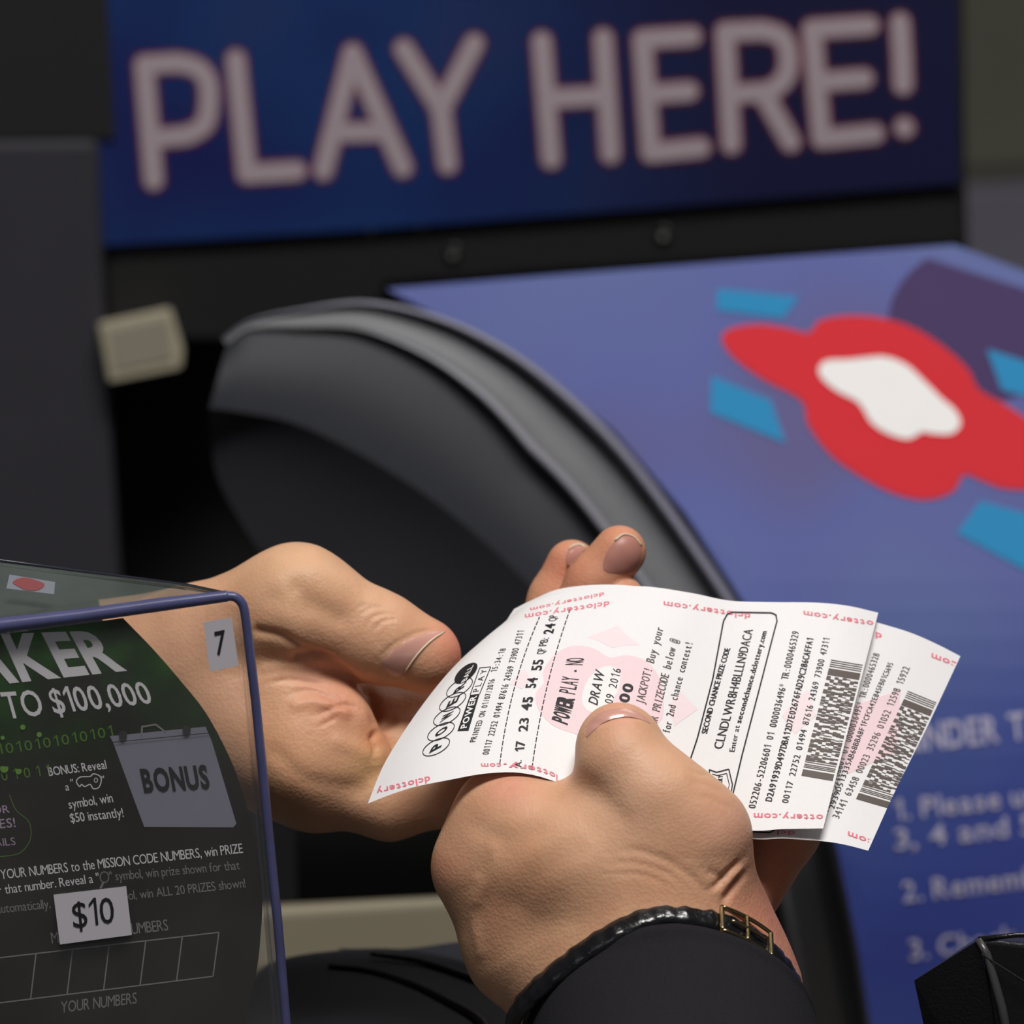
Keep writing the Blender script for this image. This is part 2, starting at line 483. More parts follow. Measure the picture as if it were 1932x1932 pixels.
def sculpt(V, N, folds):
    """folds: (polyline px, depth, width) pressed into the side that faces up; negative depth raises"""
    fac = np.clip(N[:, 2] * 1.6, 0, 1)
    D = np.zeros(len(V))
    for pl, dep, w in folds:
        c = catmull(pl, 5) if len(pl) > 2 else np.array(pl, float)
        lo, hi = c.min(0) - 3 * w, c.max(0) + 3 * w
        m = np.where((V[:, 0] > lo[0]) & (V[:, 0] < hi[0]) & (V[:, 1] > lo[1]) & (V[:, 1] < hi[1]) & (fac > 0))[0]
        if len(m) == 0: continue
        d = pdist(V[m, :2], c)
        L = np.linalg.norm(V[m, :2] - c[0], axis=1); L2 = np.linalg.norm(V[m, :2] - c[-1], axis=1)
        tot = np.linalg.norm(c[0] - c[-1]) * .25 + 1
        fade = np.clip(np.minimum(L, L2) / tot, .25, 1) if w < 9 else 1
        D[m] += dep * np.exp(-(d / w) ** 2) * fac[m] * fade
    return V - N * D[:, None]
SKIN = np.array(lin((215, 167, 134)))
def tint(V, spots, base=SKIN):
    c = np.tile(base, (len(V), 1))
    for p, r, rgb, a in spots:
        p = np.array(p, float); d = np.linalg.norm(V[:, :len(p)] - p, axis=1); w = (a * np.exp(-(d / r) ** 2))[:, None]
        c = c * (1 - w) + np.array(lin(rgb)) * w
    return c

# ================================================================== THE SETTING
floor = wbox('floor', (-3, -1.5, -.02), (3, 5, 0), mat('floor_vinyl', (120, 116, 108), .5, .3, .1, 6)); tag(floor, kind='structure')
wall = wbox('wall_back', (-3, 4.0, 0), (3, 4.1, 3), mat('wall_paint', (92, 88, 82), .8, .2, .25, 5)); tag(wall, kind='structure')
ceil = wbox('ceiling', (-3, -1.5, 3), (3, 5, 3.05), mat('ceiling_paint', (200, 200, 196), .9, .2)); tag(ceil, kind='structure')

# ================================================================== BACKGROUND: cabinet, sign, poster
ZS = zplane((0, 2.42, 1), (0, 1, 0))                 # upright plane of the sign
def ZC(x, y): return ZS(x, y) - 60
cab = empty('black_cabinet', (0, 2.45, 0.0), 'matte black counter cabinet carrying the sign, with a strip of black fascia below it', 'cabinet')
V, F = slab([(188, 380), (1812, 330), (1822, 470), (1000, 523), (730, 545), (700, 640), (200, 640)], lambda x, y: ZS(x, y) - 8, 90)
bevmod(pm('fascia', V, F, M_BLACK2, cab), .003)
V, F = slab([(-700, -700), (160, -700), (218, 260), (-700, 262)], lambda x, y: ZS(x, y) + 30, 200)
pm('upper_panel', V, F, M_BLACK, cab)
V, F = slab([(-700, 270), (188, 262), (200, 640), (235, 1200), (260, 2400), (-700, 2400)], lambda x, y: ZS(x, y) + 40, 200)
bevmod(tag(pm('side_panel', V, F, M_GREYP, cab), 'slate grey side panel'), .003)
V, F = slab([(-600, -700), (1812, -700), (1822, 330), (1900, 2600), (-600, 2600)], lambda x, y: ZS(x, y) - 420, 300)
pm('backboard', V, F, M_BLACK2, cab)
for (x, y, r) in ((855, 475, 17), (1252, 440, 17), (700, 432, 10), (795, 420, 11)):
    P = []
    for rr, h in ((0.01, 8), (r * .45, 8), (r * .55, 12), (r * .85, 10), (r, 0)):
        P.append([(x + rr * math.cos(a), y + rr * math.sin(a), ZS(x, y) - 8 + h) for a in np.linspace(0, 2 * math.pi, 17)[:-1]])
    V, F = loft(P, True); pm('screw', V, [f[::-1] for f in F], M_GLOSS if r > 12 else M_BEIGE2, cab, True)

# the sign
def grad_mat(name, cols, rough=.35):
    """printed artwork: soft blotches of several inks"""
    m = bpy.data.materials.new(name); m.use_nodes = True; nt = m.node_tree; b = nt.nodes['Principled BSDF']; L = nt.links
    tc = nt.nodes.new('ShaderNodeTexCoord'); n = nt.nodes.new('ShaderNodeTexNoise'); n.inputs['Scale'].default_value = cols['scale']; n.inputs['Detail'].default_value = 1.5
    L.new(tc.outputs['Object'], n.inputs['Vector'])
    r = nt.nodes.new('ShaderNodeValToRGB'); el = r.color_ramp.elements
    for i, (p, c) in enumerate(cols['ramp']):
        e = el[i] if i < 2 else el.new(p)
        e.position = p; e.color = (*lin(c), 1)
    L.new(n.outputs['Fac'], r.inputs[0]); L.new(r.outputs[0], b.inputs['Base Color'])
    b.inputs['Roughness'].default_value = rough; b.inputs['Specular IOR Level'].default_value = .4
    return m
M_SIGN = grad_mat('sign_blue_print', dict(scale=11, ramp=[(.35, (30, 36, 92)), (.72, (50, 58, 100)), (.5, (28, 54, 108))]))
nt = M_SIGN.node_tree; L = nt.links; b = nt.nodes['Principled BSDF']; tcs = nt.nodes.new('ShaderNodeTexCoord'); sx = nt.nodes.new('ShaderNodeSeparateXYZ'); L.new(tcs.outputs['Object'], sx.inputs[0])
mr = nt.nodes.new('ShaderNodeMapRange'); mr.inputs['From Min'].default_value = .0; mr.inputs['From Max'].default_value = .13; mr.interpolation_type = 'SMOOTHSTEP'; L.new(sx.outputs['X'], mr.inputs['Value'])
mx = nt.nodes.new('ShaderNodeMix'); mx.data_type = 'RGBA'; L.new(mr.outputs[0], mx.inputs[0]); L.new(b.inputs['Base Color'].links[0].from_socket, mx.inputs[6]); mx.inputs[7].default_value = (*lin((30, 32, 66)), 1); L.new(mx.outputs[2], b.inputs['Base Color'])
M_SIGNE = mat('sign_dark_edge_print', (38, 36, 110), .35, .4)
M_SIGNL = mat('sign_white_lettering', (172, 158, 166), .5, .4)
M_SIGNR = mat('sign_red_outline', (120, 40, 56), .5, .4)
sign_poly = [(163, -160), (1800, -200), (1812, 345), (1230, 392), (700, 432), (196, 463)]
sg = empty('banner_sign', tuple(W([(700, 440, ZS(700, 440))])[0]), 'wide blue banner sign reading PLAY HERE! in white letters with red outlines', 'sign')
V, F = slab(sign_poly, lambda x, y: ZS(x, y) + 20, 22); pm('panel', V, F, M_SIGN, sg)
letters = {
 'P': [[(290, 340), (272, 122), (335, 118), (372, 128), (392, 155), (394, 200), (385, 235), (355, 255), (285, 262)]],
 'L': [[(445, 112), (466, 328), (560, 322)]],
 'A': [[(610, 322), (665, 100), (760, 316)], [(638, 250), (725, 248)]],
 'Y': [[(762, 92), (832, 205), (895, 82)], [(832, 205), (845, 310)]],
 'H': [[(1022, 78), (1040, 300)], [(1138, 72), (1152, 290)], [(1034, 186), (1146, 180)]],
 'E': [[(1305, 68), (1212, 74), (1228, 288), (1322, 278)], [(1220, 178), (1300, 172)]],
 'R': [[(1380, 272), (1368, 60), (1440, 57), (1475, 70), (1488, 105), (1482, 145), (1455, 172), (1378, 178)], [(1440, 176), (1492, 268)]],
 'E2': [[(1640, 48), (1532, 55), (1550, 262), (1650, 252)], [(1540, 155), (1630, 148)]],
 '!': [[(1698, 42), (1702, 100), (1704, 160)], [(1706, 240), (1707, 241)]]}
for k, sts in letters.items():
    a = Acc(); b = Acc(); cs = []
    for st in sts:
        c = catmull(st, 6) if k in 'PR' and len(st) > 4 else np.array(st, float)
        if k in 'PR' and len(st) > 4: c = np.concatenate([np.array(st[:2], float), catmull(st[2:-1], 6), np.array(st[-1:], float)])
        cs.append(c)
    a.add(*union_strokes(cs, 46, ZS, 22)); b.add(*union_strokes(cs, 35, ZS, 24))
    o = b.make('letter', M_SIGNL, sg); pmo = a.make('letter_outline', M_SIGNR, o)

for nm, poly, rgb, lab in (('carton', [(1790, -60), (2100, -90), (2110, 318), (1795, 335)], (74, 74, 66), 'blurred grey brown carton far behind, right of the sign'),
                   ('carton', [(1795, 350), (2110, 335), (2120, 560), (1800, 560)], (90, 88, 100), 'blurred lavender grey carton far behind, below the brown one')):
    zz = zd(3.1); V, F = slab(poly, lambda x, y: zz, 900); o = pm(nm, V, F, mat('carton_print', rgb, .8, .2, .35, 9)); tag(o, lab, 'carton'); bevmod(o, .004)

# the poster panel below
PN = Vector((0, -1, .75)).normalized()
ZP0 = zplane((0, 2.33, .92), tuple(PN))
PM = (ZP0(1500, 1200) - ZP0(1500, 1000)) / 200 + .25
def ZP(x, y):
    e = max(0, y - 1050); return ZP0(x, y) - PM * (e * e / 1500 if e < 750 else 375 + (e - 750))
M_POST = grad_mat('poster_blue_violet_print', dict(scale=9, ramp=[(.3, (62, 56, 124)), (.8, (76, 92, 150)), (.42, (54, 68, 146)), (.6, (62, 82, 146))]), .55)
post = [(730, 545), (1010, 522), (1400, 492), (1800, 462), (2010, 540), (2600, 800), (2600, 2120), (1690, 2120), (1655, 2010), (1620, 1790), (1580, 1600), (1500, 1360), (1395, 1125), (1290, 965), (1160, 815), (1010, 690), (850, 610)]
ps = empty('printed_poster', tuple(W([(1500, 1900, ZP(1500, 1900))])[0]), 'blue violet printed poster panel with red flower emblem and small reminder text', 'poster')
V, F = solid(*decal_poly(post, Pl(ZP), 0, 55), 12); pm('panel', V, F, M_POST, ps)
SP = Pl(ZP)
def flat_decal(name, polys, zf, m, parent, off, curve=True):
    a = Acc()
    for p in polys:
        c = catmull(p, 6, True) if curve else p
        V, F = decal_poly(c, Pl(zf), off, 50, inner=True); a.add(V, F)
    return a.make(name, m, parent)
M_PRED = mat('poster_red_ink', (208, 22, 38), .6, .2, .06, 20)
M_PCY = mat('poster_cyan_ink', (18, 132, 186), .6, .2)
M_PTXT = mat('poster_text_ink', (176, 172, 200), .5, .3)
red = [(1362, 640), (1378, 620), (1430, 612), (1480, 618), (1525, 628), (1545, 606), (1590, 596), (1650, 598), (1715, 615), (1775, 650), (1825, 695), (1848, 735), (1900, 765), (1960, 810), (1990, 860), (1975, 915), (1900, 922), (1850, 905), (1818, 895), (1800, 925), (1755, 942), (1700, 935), (1640, 908), (1570, 860), (1525, 800), (1512, 755), (1440, 715), (1385, 675)]
flat_decal('flower_emblem', [red], ZP, M_PRED, ps, 3)
white = [(1545, 695), (1560, 680), (1600, 678), (1630, 675), (1670, 673), (1710, 688), (1745, 720), (1775, 750), (1803, 775), (1812, 800), (1795, 818), (1760, 818), (1740, 815), (1715, 828), (1680, 820), (1645, 798), (1620, 760), (1580, 738), (1552, 715)]
flat_decal('flower_heart', [white], ZP, M_WHITE, ps, 6)
cy = [[(1353, 545), (1508, 560), (1478, 600), (1352, 585)], [(1342, 708), (1455, 755), (1482, 836), (1340, 778)], [(1862, 658), (1960, 690), (1980, 760), (1890, 735)],
      [(1850, 945), (2000, 985), (2060, 1120), (1960, 1090), (1805, 1005)]]
for q in cy: flat_decal('cyan_petal', [q], ZP, M_PCY, ps, 3, False)
M_PRING = mat('poster_plum_ink', (60, 40, 92), .6, .2)
c = [(1850 + 175 * math.cos(a), 610 + 150 * math.sin(a)) for a in np.linspace(0, 2 * math.pi, 50)[:-1]]
c = [(x, y) for x, y in c if y > 484 + max(0, (x - 1800) * .37)]
flat_decal('plum_disc', [c], ZP, M_PRING, ps, 1.5, False)
a = Acc()
text_on(a, 'REMINDER TO PLAYERS', [(1632, 1428), (2230, 1360)], (-6, -52), None, .02, zf=ZP, off=4)
text_on(a, '1. Please use black', [(1690, 1548), (2130, 1496)], (-4, -40), None, .015, zf=ZP, off=4)
text_on(a, '3, 4 and 5 digit', [(1690, 1603), (2100, 1555)], (-4, -40), None, .015, zf=ZP, off=4)
text_on(a, '2. Remember to', [(1705, 1702), (2080, 1658)], (-4, -40), None, .015, zf=ZP, off=4)
text_on(a, '3. Check your', [(1718, 1812), (2050, 1765)], (-4, -40), None, .015, zf=ZP, off=4)
a.make('reminder_text', M_PTXT, ps)

# ------------------------------------------------------------------ the curved hood
out = [(420, 640), (470, 605), (560, 585), (690, 570), (830, 600), (950, 656), (1050, 728), (1150, 822), (1230, 918), (1310, 1030), (1395, 1160), (1470, 1300), (1540, 1465), (1585, 1625), (1622, 1800), (1650, 1980), (1670, 2150)]
oc = resample(catmull(out, 8), 120)
T = np.gradient(oc, axis=0); T /= np.linalg.norm(T, axis=1)[:, None]; Nn = np.stack([-T[:, 1], T[:, 0]], 1)   # inward (down-left)
tt = np.linspace(0, 1, 120)
wd_ = .1 + .9 * np.clip((tt - .02) / .3, 0, 1) ** .9      # the rim narrows towards its left end
ZH = zplane((0, 2.26, .92), (0, -.93, .36))
def hood_row(off, h):
    p = oc + Nn * off * wd_[:, None]
    return np.column_stack([p, np.array([ZH(x, y) for x, y in p]) + h * wd_])
ZH0 = ZH
def ZH(x, y):
    e = max(0, y - 1180); return ZH0(x, y) - (.0013 * e * e if e < 500 else 325 + 1.3 * (e - 500))
hood = empty('curved_hood', tuple(W([(900, 1900, ZH(900, 1900))])[0]), 'large rounded charcoal plastic hood with ribbed curved rim, behind the hands', 'machine')
prof_rim = [(-6, -150), (-6, -5), (-2, 10), (5, 14), (11, 10), (14, -4), (18, -40)]
V, F = loft([hood_row(a_, b_) for a_, b_ in prof_rim]); tag(pm('outer_rim', V, F, mat('rim_edge_grey', (122, 122, 136), .35, .6), hood, True), 'thin grey outer rim')
prof_band = [(16, -60), (22, -48), (40, -40), (48, -5), (56, 10), (72, 18), (95, 26), (106, 34), (112, 46), (118, 52), (124, 48), (130, 30), (134, 0), (140, -30)]
V, F = loft([hood_row(a_, b_) for a_, b_ in prof_band]); pm('rim_band', V, F, mat('rim_band_plastic', (104, 105, 109), .5, .4, .06, 200), hood, True)
rt = hood_row(119, 50)[14:]; wt = wd_[14:]; wt = wt * np.clip(np.arange(len(wt)) / 14, .05, 1); V, F = tube(rt, .5 + 7.5 * wt, 8); tag(pm('ridge_highlight', V, F, mat('ridge_highlight_grey', (140, 140, 150), .4, .5), hood, True), 'highlight of the ridge, put in as a lighter grey line')  # lighter grey tube paints the highlight along the ridge
rt = hood_row(4, 12)[14:]; V, F = tube(rt, .5 + 5.5 * wt, 8); pm('rim_highlight', V, F, mat('rim_highlight_grey', (134, 134, 150), .4, .5), hood, True)  # outer rim's bright line, a highlight put in as a paler tube
# inner face: between band and the lower crease
low = resample(catmull([(395, 770), (440, 775), (560, 800), (700, 868), (850, 968), (1000, 1105), (1120, 1260), (1220, 1430), (1300, 1620), (1350, 1850), (1380, 2150)], 8), 120)
rows = []
for q in np.linspace(0, 1, 12):
    a0 = hood_row(138, 0)[:, :2]; p = a0 * (1 - q) + low * q
    if q == 0: p = hood_row(134, 0)[:, :2]
    rows.append(np.column_stack([p, [ZH(x, y) - 6 * (1 - q) + 12 * math.sin(q * math.pi) + 19 * q for x, y in p]]))
V, F = loft(rows); pm('upper_shell', V, F, M_HOOD, hood, True)
cen = np.array([(300, 1500)]); rows = []
bot = resample(catmull([(398, 800), (410, 900), (470, 1010), (560, 1150), (560, 1400), (560, 1680), (600, 2200)], 8), 120)
for q in np.linspace(0, 1, 10):
    p = low * (1 - q) + bot * q
    rows.append(np.column_stack([p, [ZH(x, y) + 19 - 70 * q - 30 * (1 - (1 - q) ** 4) for x, y in p]]))
V, F = loft(rows); pm('lower_shell', V, F, M_HOODD, hood, True)

# beige latch on the cabinet
lt = empty('beige_catch', tuple(W([(265, 720, ZS(265, 720))])[0]), 'small beige plastic catch on the black cabinet at left', 'catch')
V, F = slab([(184, 610), (322, 580), (346, 660), (343, 694), (205, 722)], lambda x, y: ZS(x, y) + 110, 130); bevmod(pm('body', V, F, M_BEIGE, lt), .0012)
V, F = slab([(205, 620), (318, 597), (328, 680), (216, 704)], lambda x, y: ZS(x, y) + 114, 12); bevmod(pm('face_plate', V, F, mat('beige_face', (150, 144, 128), .6), lt), .0006)

# beige ledge
ZL = zplane((0, 2.19, .8), (0, -1, 0))
V, F = box8([(380, 1722, ZL(380, 1722)), (900, 1690, ZL(900, 1690)), (960, 1800, ZL(960, 1800)), (380, 1850, ZL(380, 1850)),
             (380, 1712, ZL(380, 1722) - 150), (900, 1688, ZL(900, 1690) - 150), (960, 1800, ZL(960, 1800) - 150), (380, 1850, ZL(380, 1850) - 150)])
lg = pm('counter_ledge', V, [f for f in F], M_BEIGE2); bevmod(lg, .003); tag(lg, 'blurred beige ledge running behind the giving hand, above the black printer', 'ledge')

# black printer at the bottom with two raised ribs
zpr = zd(2.10)
pr = empty('black_printer', tuple(W([(740, 2100, zpr)])[0]), 'black rounded printer with raised ribs below the hands', 'printer')
def ZPR(x, y): return zpr + (y - 1790) * 1.9 - ((x - 740) / 30.0) ** 2 * .6
top = resample(catmull([(470, 1860), (500, 1822), (560, 1803), (640, 1793), (720, 1789), (800, 1796), (880, 1815), (960, 1850), (1040, 1900), (1130, 1975)], 6), 60)
rows = [np.column_stack([top[:, 0], top[:, 1] + 10, [ZPR(x, y) - 320 for x, y in top]])]
for dy in (0, 4, 12, 30, 60, 110, 180, 280): rows.append(np.column_stack([top[:, 0] - dy * .05, top[:, 1] + dy, [ZPR(x, y + dy) - 200 * math.exp(-dy / 8.) for x, y in top]]))
V, F = loft(rows); pm('lid', V, F, M_HOODD, pr, True)
for pts in ([(700, 1800), (790, 1813), (880, 1842), (950, 1872), (1000, 1900), (1060, 1945)], [(620, 1822), (700, 1832), (780, 1858), (845, 1890), (900, 1922), (930, 1960)]):
    c = resample(catmull(pts, 6), 40); V, F = tube(np.column_stack([c, [ZPR(x, y) + 3 for x, y in c]]), np.linspace(4, 13, 40)); pm('rib', V, F, M_GLOSS, pr, True)
c = resample(catmull([(640, 1789), (760, 1790), (880, 1776), (1000, 1776), (1060, 1830)], 6), 30)
rows = [np.column_stack([c, [zpr - 260] * 30]), np.column_stack([c[:, 0], c[:, 1] + 6, [zpr - 210] * 30]), np.column_stack([c[:, 0], c[:, 1] + 160, [zpr - 120] * 30])]
V, F = loft(rows); pm('rear_housing', V, F, M_HOOD, pr, True)

# glossy black box bottom right
zb = 90
bx = empty('black_box', tuple(W([(1850, 2150, zb)])[0]), 'glossy black moulded box corner at bottom right, in front of the poster', 'box')
V, F = box8([(1725, 1850, zb - 60), (1848, 1772, zb), (1925, 2200, zb - 60), (1800, 2200, zb - 120), (1725, 1850, zb - 360), (1848, 1766, zb - 300), (1925, 2200, zb - 360), (1800, 2200, zb - 420)])
pm('side_face', V, F, M_GLOSS, bx)
V, F = box8([(1850, 1770, zb + 2), (2200, 1812, zb + 10), (2200, 2300, zb - 60), (1930, 2300, zb - 60), (1850, 1764, zb - 300), (2200, 1756, zb - 290), (2200, 2300, zb - 400), (1930, 2300, zb - 400)])
bevmod(pm('front_face', V, F, M_GLOSS, bx), .0012)
V, F = tube([(1846, 1772, zb), (1862, 1800, zb + 4), (1890, 1900, zb - 6), (1930, 2100, zb - 40)], [7, 8, 9, 9], 12); pm('corner_bead', V, F, mat('black_bead_highlight', (64, 64, 66), .3, .6), bx, True)  # corner bead coloured lighter to put in its edge highlight
V, F = tube([(1846, 1772, zb), (1920, 1764, zb - 6), (2200, 1762, zb)], 5, 10); pm('top_bead', V, F, M_GLOSS, bx, True)
V, F = tube([(1852, 1800, zb + 10), (1930, 1850, zb + 14), (2200, 1990, zb)], 1.6, 6); pm('seam', V, F, M_BLACK2, bx, True)

# ================================================================== TICKETS
def sheet(left, right, topc, botc, zfun, nu=70, nv=34):
    """Coons patch in px from four edge curves; zfun(s,t)"""
    L = resample(catmull(left, 8), nv); R = resample(catmull(right, 8), nv); Tt = resample(catmull(topc, 8), nu); B = resample(catmull(botc, 8), nu)
    V = np.zeros((nu, nv, 3))
    for i in range(nu):
        s = i / (nu - 1)
        for j in range(nv):
            t = j / (nv - 1)
            p = (1 - t) * B[i] + t * Tt[i] + (1 - s) * L[j] + s * R[j] - ((1 - s) * (1 - t) * B[0] + s * (1 - t) * B[-1] + (1 - s) * t * Tt[0] + s * t * Tt[-1])
            V[i, j] = (*p, zfun(s, t))
    F = [(i * nv + j, i * nv + j + 1, (i + 1) * nv + j + 1, (i + 1) * nv + j) for i in range(nu - 1) for j in range(nv - 1)]
    return V.reshape(-1, 3), F
def zA(s, t):
    c = -75 * max(0, (.28 - s) / .28) ** 1.6 - 55 * max(0, (s - .5) / .5) ** 1.7 + 9 * math.sin(s * 13 + t * 2)
    return 140 - 290 * t + c + 10 * math.sin(t * math.pi)
A_left = [(694, 1516), (722, 1447), (757, 1388), (800, 1326), (845, 1270), (889, 1226), (925, 1199), (953, 1177)]
A_right = [(1553, 1563), (1585, 1437), (1620, 1300), (1657, 1156)]
A_top = [(953, 1177), (985, 1146), (1040, 1124), (1120, 1112), (1210, 1106), (1300, 1118), (1375, 1133), (1450, 1136), (1540, 1137), (1600, 1143), (1657, 1156)]
A_bot = [(694, 1516), (740, 1498), (785, 1484), (850, 1471), (911, 1460), (965, 1457), (1005, 1462), (1040, 1472), (1120, 1500), (1250, 1540), (1404, 1566), (1480, 1564), (1553, 1563)]
VA, FA = sheet(A_left, A_right, A_top, A_bot, zA)
def zB(s, t):
    return 110 - 290 * t - 80 * max(0, (.28 - s) / .28) ** 1.6 - 45 * max(0, (s - .55) / .45) ** 1.6 - 8
B_left = [(760, 1470), (850, 1330), (930, 1210), (970, 1149)]
B_right = [(1638, 1605), (1690, 1490), (1750, 1370), (1812, 1238)]
B_top = [(970, 1149), (1006, 1131), (1056, 1111), (1132, 1103), (1210, 1107), (1300, 1121), (1400, 1140), (1520, 1150), (1610, 1160), (1654, 1174), (1716, 1193), (1765, 1214), (1812, 1238)]
B_bot = [(760, 1470), (900, 1462), (1040, 1480), (1200, 1545), (1404, 1581), (1480, 1582), (1560, 1588), (1600, 1595), (1638, 1605)]
VB, FB = sheet(B_left, B_right, B_top, B_bot, zB)
tA = empty('lottery_ticket', tuple(W([(1150, 1450, 60)])[0]), 'curled white lottery ticket on top, with black numbers, held between both hands', 'ticket')
tB = empty('lottery_ticket', tuple(W([(1500, 1560, 20)])[0]), 'white lottery ticket underneath, fanned out to the right beneath the top one', 'ticket')
V, F = solid(VA, FA, .9); pm('paper', V, F, M_PAPER, tA, True).data.polygons.foreach_set('use_smooth', [i < len(FA) * 2 for i in range(len(F))])
V, F = solid(VB, FB, .9); pm('paper', V, F, M_PAPER, tB, True).data.polygons.foreach_set('use_smooth', [i < len(FB) * 2 for i in range(len(F))])
SA = Surf(VA, FA); SB = Surf(VB, FB)
I = Acc(); IG = Acc(); Rd = Acc(); Pk = Acc(); Pk2 = Acc(); Wh = Acc()
def ellp(c, rx, ry, rot=0, n=36):
    cr, sr = math.cos(rot), math.sin(rot)
    return [(c[0] + rx * math.cos(a) * cr - ry * math.sin(a) * sr, c[1] + rx * math.cos(a) * sr + ry * math.sin(a) * cr) for a in np.linspace(0, 2 * math.pi, n + 1)[:-1]]
PET = []
def pk(acc, poly, s, off): acc.add(*decal_poly(poly, s, {.8: .5, 1.0: .9}.get(off, off + .5), 8))
# watermark flower and petals
fl = [(1025, 1265), (1050, 1232), (1085, 1218), (1122, 1224), (1150, 1240), (1184, 1236), (1220, 1248), (1245, 1280), (1252, 1320), (1245, 1362), (1190, 1385), (1120, 1392), (1078, 1382), (1040, 1366), (1015, 1336), (1011, 1308), (1026, 1288)]
pk(Pk, catmull(fl, 5, True), SA, .8)
pk(Wh, ellp((1134, 1300), 48, 30, math.radians(-58)), SA, 1.0)
PET.append(decal_poly([(1107, 1202), (1166, 1180), (1208, 1217), (1154, 1222)], SA, .5, 8))
PET.append(decal_poly([(960, 1290), (990, 1262), (1002, 1280), (985, 1300)], SA, .5, 8))
PET.append(decal_poly([(1285, 1305), (1317, 1338), (1272, 1370), (1262, 1330)], SA, .5, 8))
PET.append(decal_poly([(1500, 1320), (1525, 1300), (1540, 1350), (1500, 1385), (1475, 1350)], SA, .5, 8))
# POWERBALL logo: letters in ovals
for (ch, (x, y)), an in zip([('P', (823, 1409)), ('O', (832, 1380)), ('W', (843, 1351)), ('E', (854, 1324)), ('R', (867, 1297))], (-28, -29, -30, -31, -33)):
    an = math.radians(an); ux, uy = math.cos(an), math.sin(an)
    e = ellp((x, y), 28, 12.4, an); e.append(e[0]); stroke(I, e, 1.5, SA.z, 1.4, False)
    up = np.array((-ux, -uy)) * 25; d = np.array((.42, -.9)) * 15
    b0 = np.array((x, y)) - up / 2 - d / 2; text_on(I, ch, [b0, b0 + d], up, SA, .03, off=1.7)
pk(I, ellp((879, 1270), 27, 12, math.radians(-41)), SA, 1.2)
text_on(Wh, 'BALL', [(880, 1283), (894, 1254)], (-11, 6), SA, .02, off=2.4)
pk(I, [(863, 1379), (884, 1378), (905, 1309), (887, 1311)], SA, 1.2)
stroke(I, [(887, 1311), (905, 1260), (926, 1258), (905, 1309)], 1.6, SA.z, 1.2, False)
text_on(Wh, 'POWER', [(880, 1373), (900, 1312)], (-12, 2), SA, .025, off=2.4)
text_on(I, 'PLAY', [(903, 1304), (920, 1262)], (-12, 2), SA, .0, off=1.2, gap=.3)
text_on(I, 'PRINTED ON 01/07/2016', [(897, 1399), (918, 1338), (934, 1281)], (-12, 1), SA, 0, True)
text_on(I, '15:34:18', [(937, 1266), (955, 1223)], (-12, 1), SA, 0, True)
text_on(I, '00117 22752 01494 87616 24369 73900 47311', [(922, 1423), (956, 1305), (989, 1190)], (-13, 0), SA, 0, True)
def dashed(acc, a, b, m, n, w, S):
    t = np.linspace(0, 1, n * 2); a, b, m = map(np.array, (a, b, m))
    for i in range(0, n * 2 - 1, 2):
        q = [a * 2 * (k - .5) * (k - 1) + m * 4 * k * (1 - k) + b * 2 * k * (k - .5) for k in (t[i], min(1, t[i] + 1.5 / (2 * n)))]
        stroke(acc, q, w, S.z, 1.2, False)
dashed(I, (943, 1441.), (1018, 1164.), (971, 1296.), 26, 2.0, SA)
dashed(I, (1004, 1448.), (1075, 1151.), (1032, 1296.), 26, 2.0, SA)
for s_, b_, u_, bo in (('17', [(989, 1416), (991, 1397)], -18, .02), ('23', [(995, 1379), (998, 1354)], -18, .02), ('45', [(1001, 1339), (1006, 1314)], -19, .035), ('54', [(1010, 1297), (1015, 1278)], -20, .025),
               ('55', [(1021, 1264), (1026, 1244)], -20, .025), ('QP', [(1027, 1233), (1030, 1223)], -16, 0), ('PB:', [(1031, 1218), (1036, 1203)], -16, 0), ('24', [(1043, 1195), (1048, 1176)], -19, .03), ('QP', [(1049, 1171), (1052, 1160)], -16, 0)):
    text_on(I, s_, b_, (u_, 1), SA, bo)
text_on(I, 'A.', [(984, 1447), (984, 1434)], (-13, 0), SA, 0)
text_on(I, 'POWER PLAY - NO', [(1071, 1367), (1088, 1298), (1103, 1241)], [(-30, -11), (-36, 1)], SA, .0, True)
text_on(I, 'POWER', [(1070, 1367.5), (1084, 1318)], [(-30, -11), (-32, -7)], SA, .03, True)
text_on(I, 'DRAW', [(1127, 1331), (1141, 1269)], (-18, -8), SA, .012)
text_on(I, 'JAN 09 2016', [(1146, 1366), (1172, 1263)], (-16, -4), SA, 0., True)
text_on(I, '$1.00', [(1172, 1368), (1196, 1292)], (-19, -5), SA, .035)
text_on(IG, 'A JACKPOT! Buy your', [(1210, 1348), (1230, 1266), (1252, 1186)], (-16, -5), SA, .004, True)
text_on(IG, 'YOUR PRIZECODE below @', [(1235, 1384), (1257, 1296), (1280, 1207)], (-16, -5), SA, .004, True)
text_on(I, 'for 2nd chance contest!', [(1264, 1382), (1284, 1297), (1307, 1214)], (-15, -3), SA, 0, True)
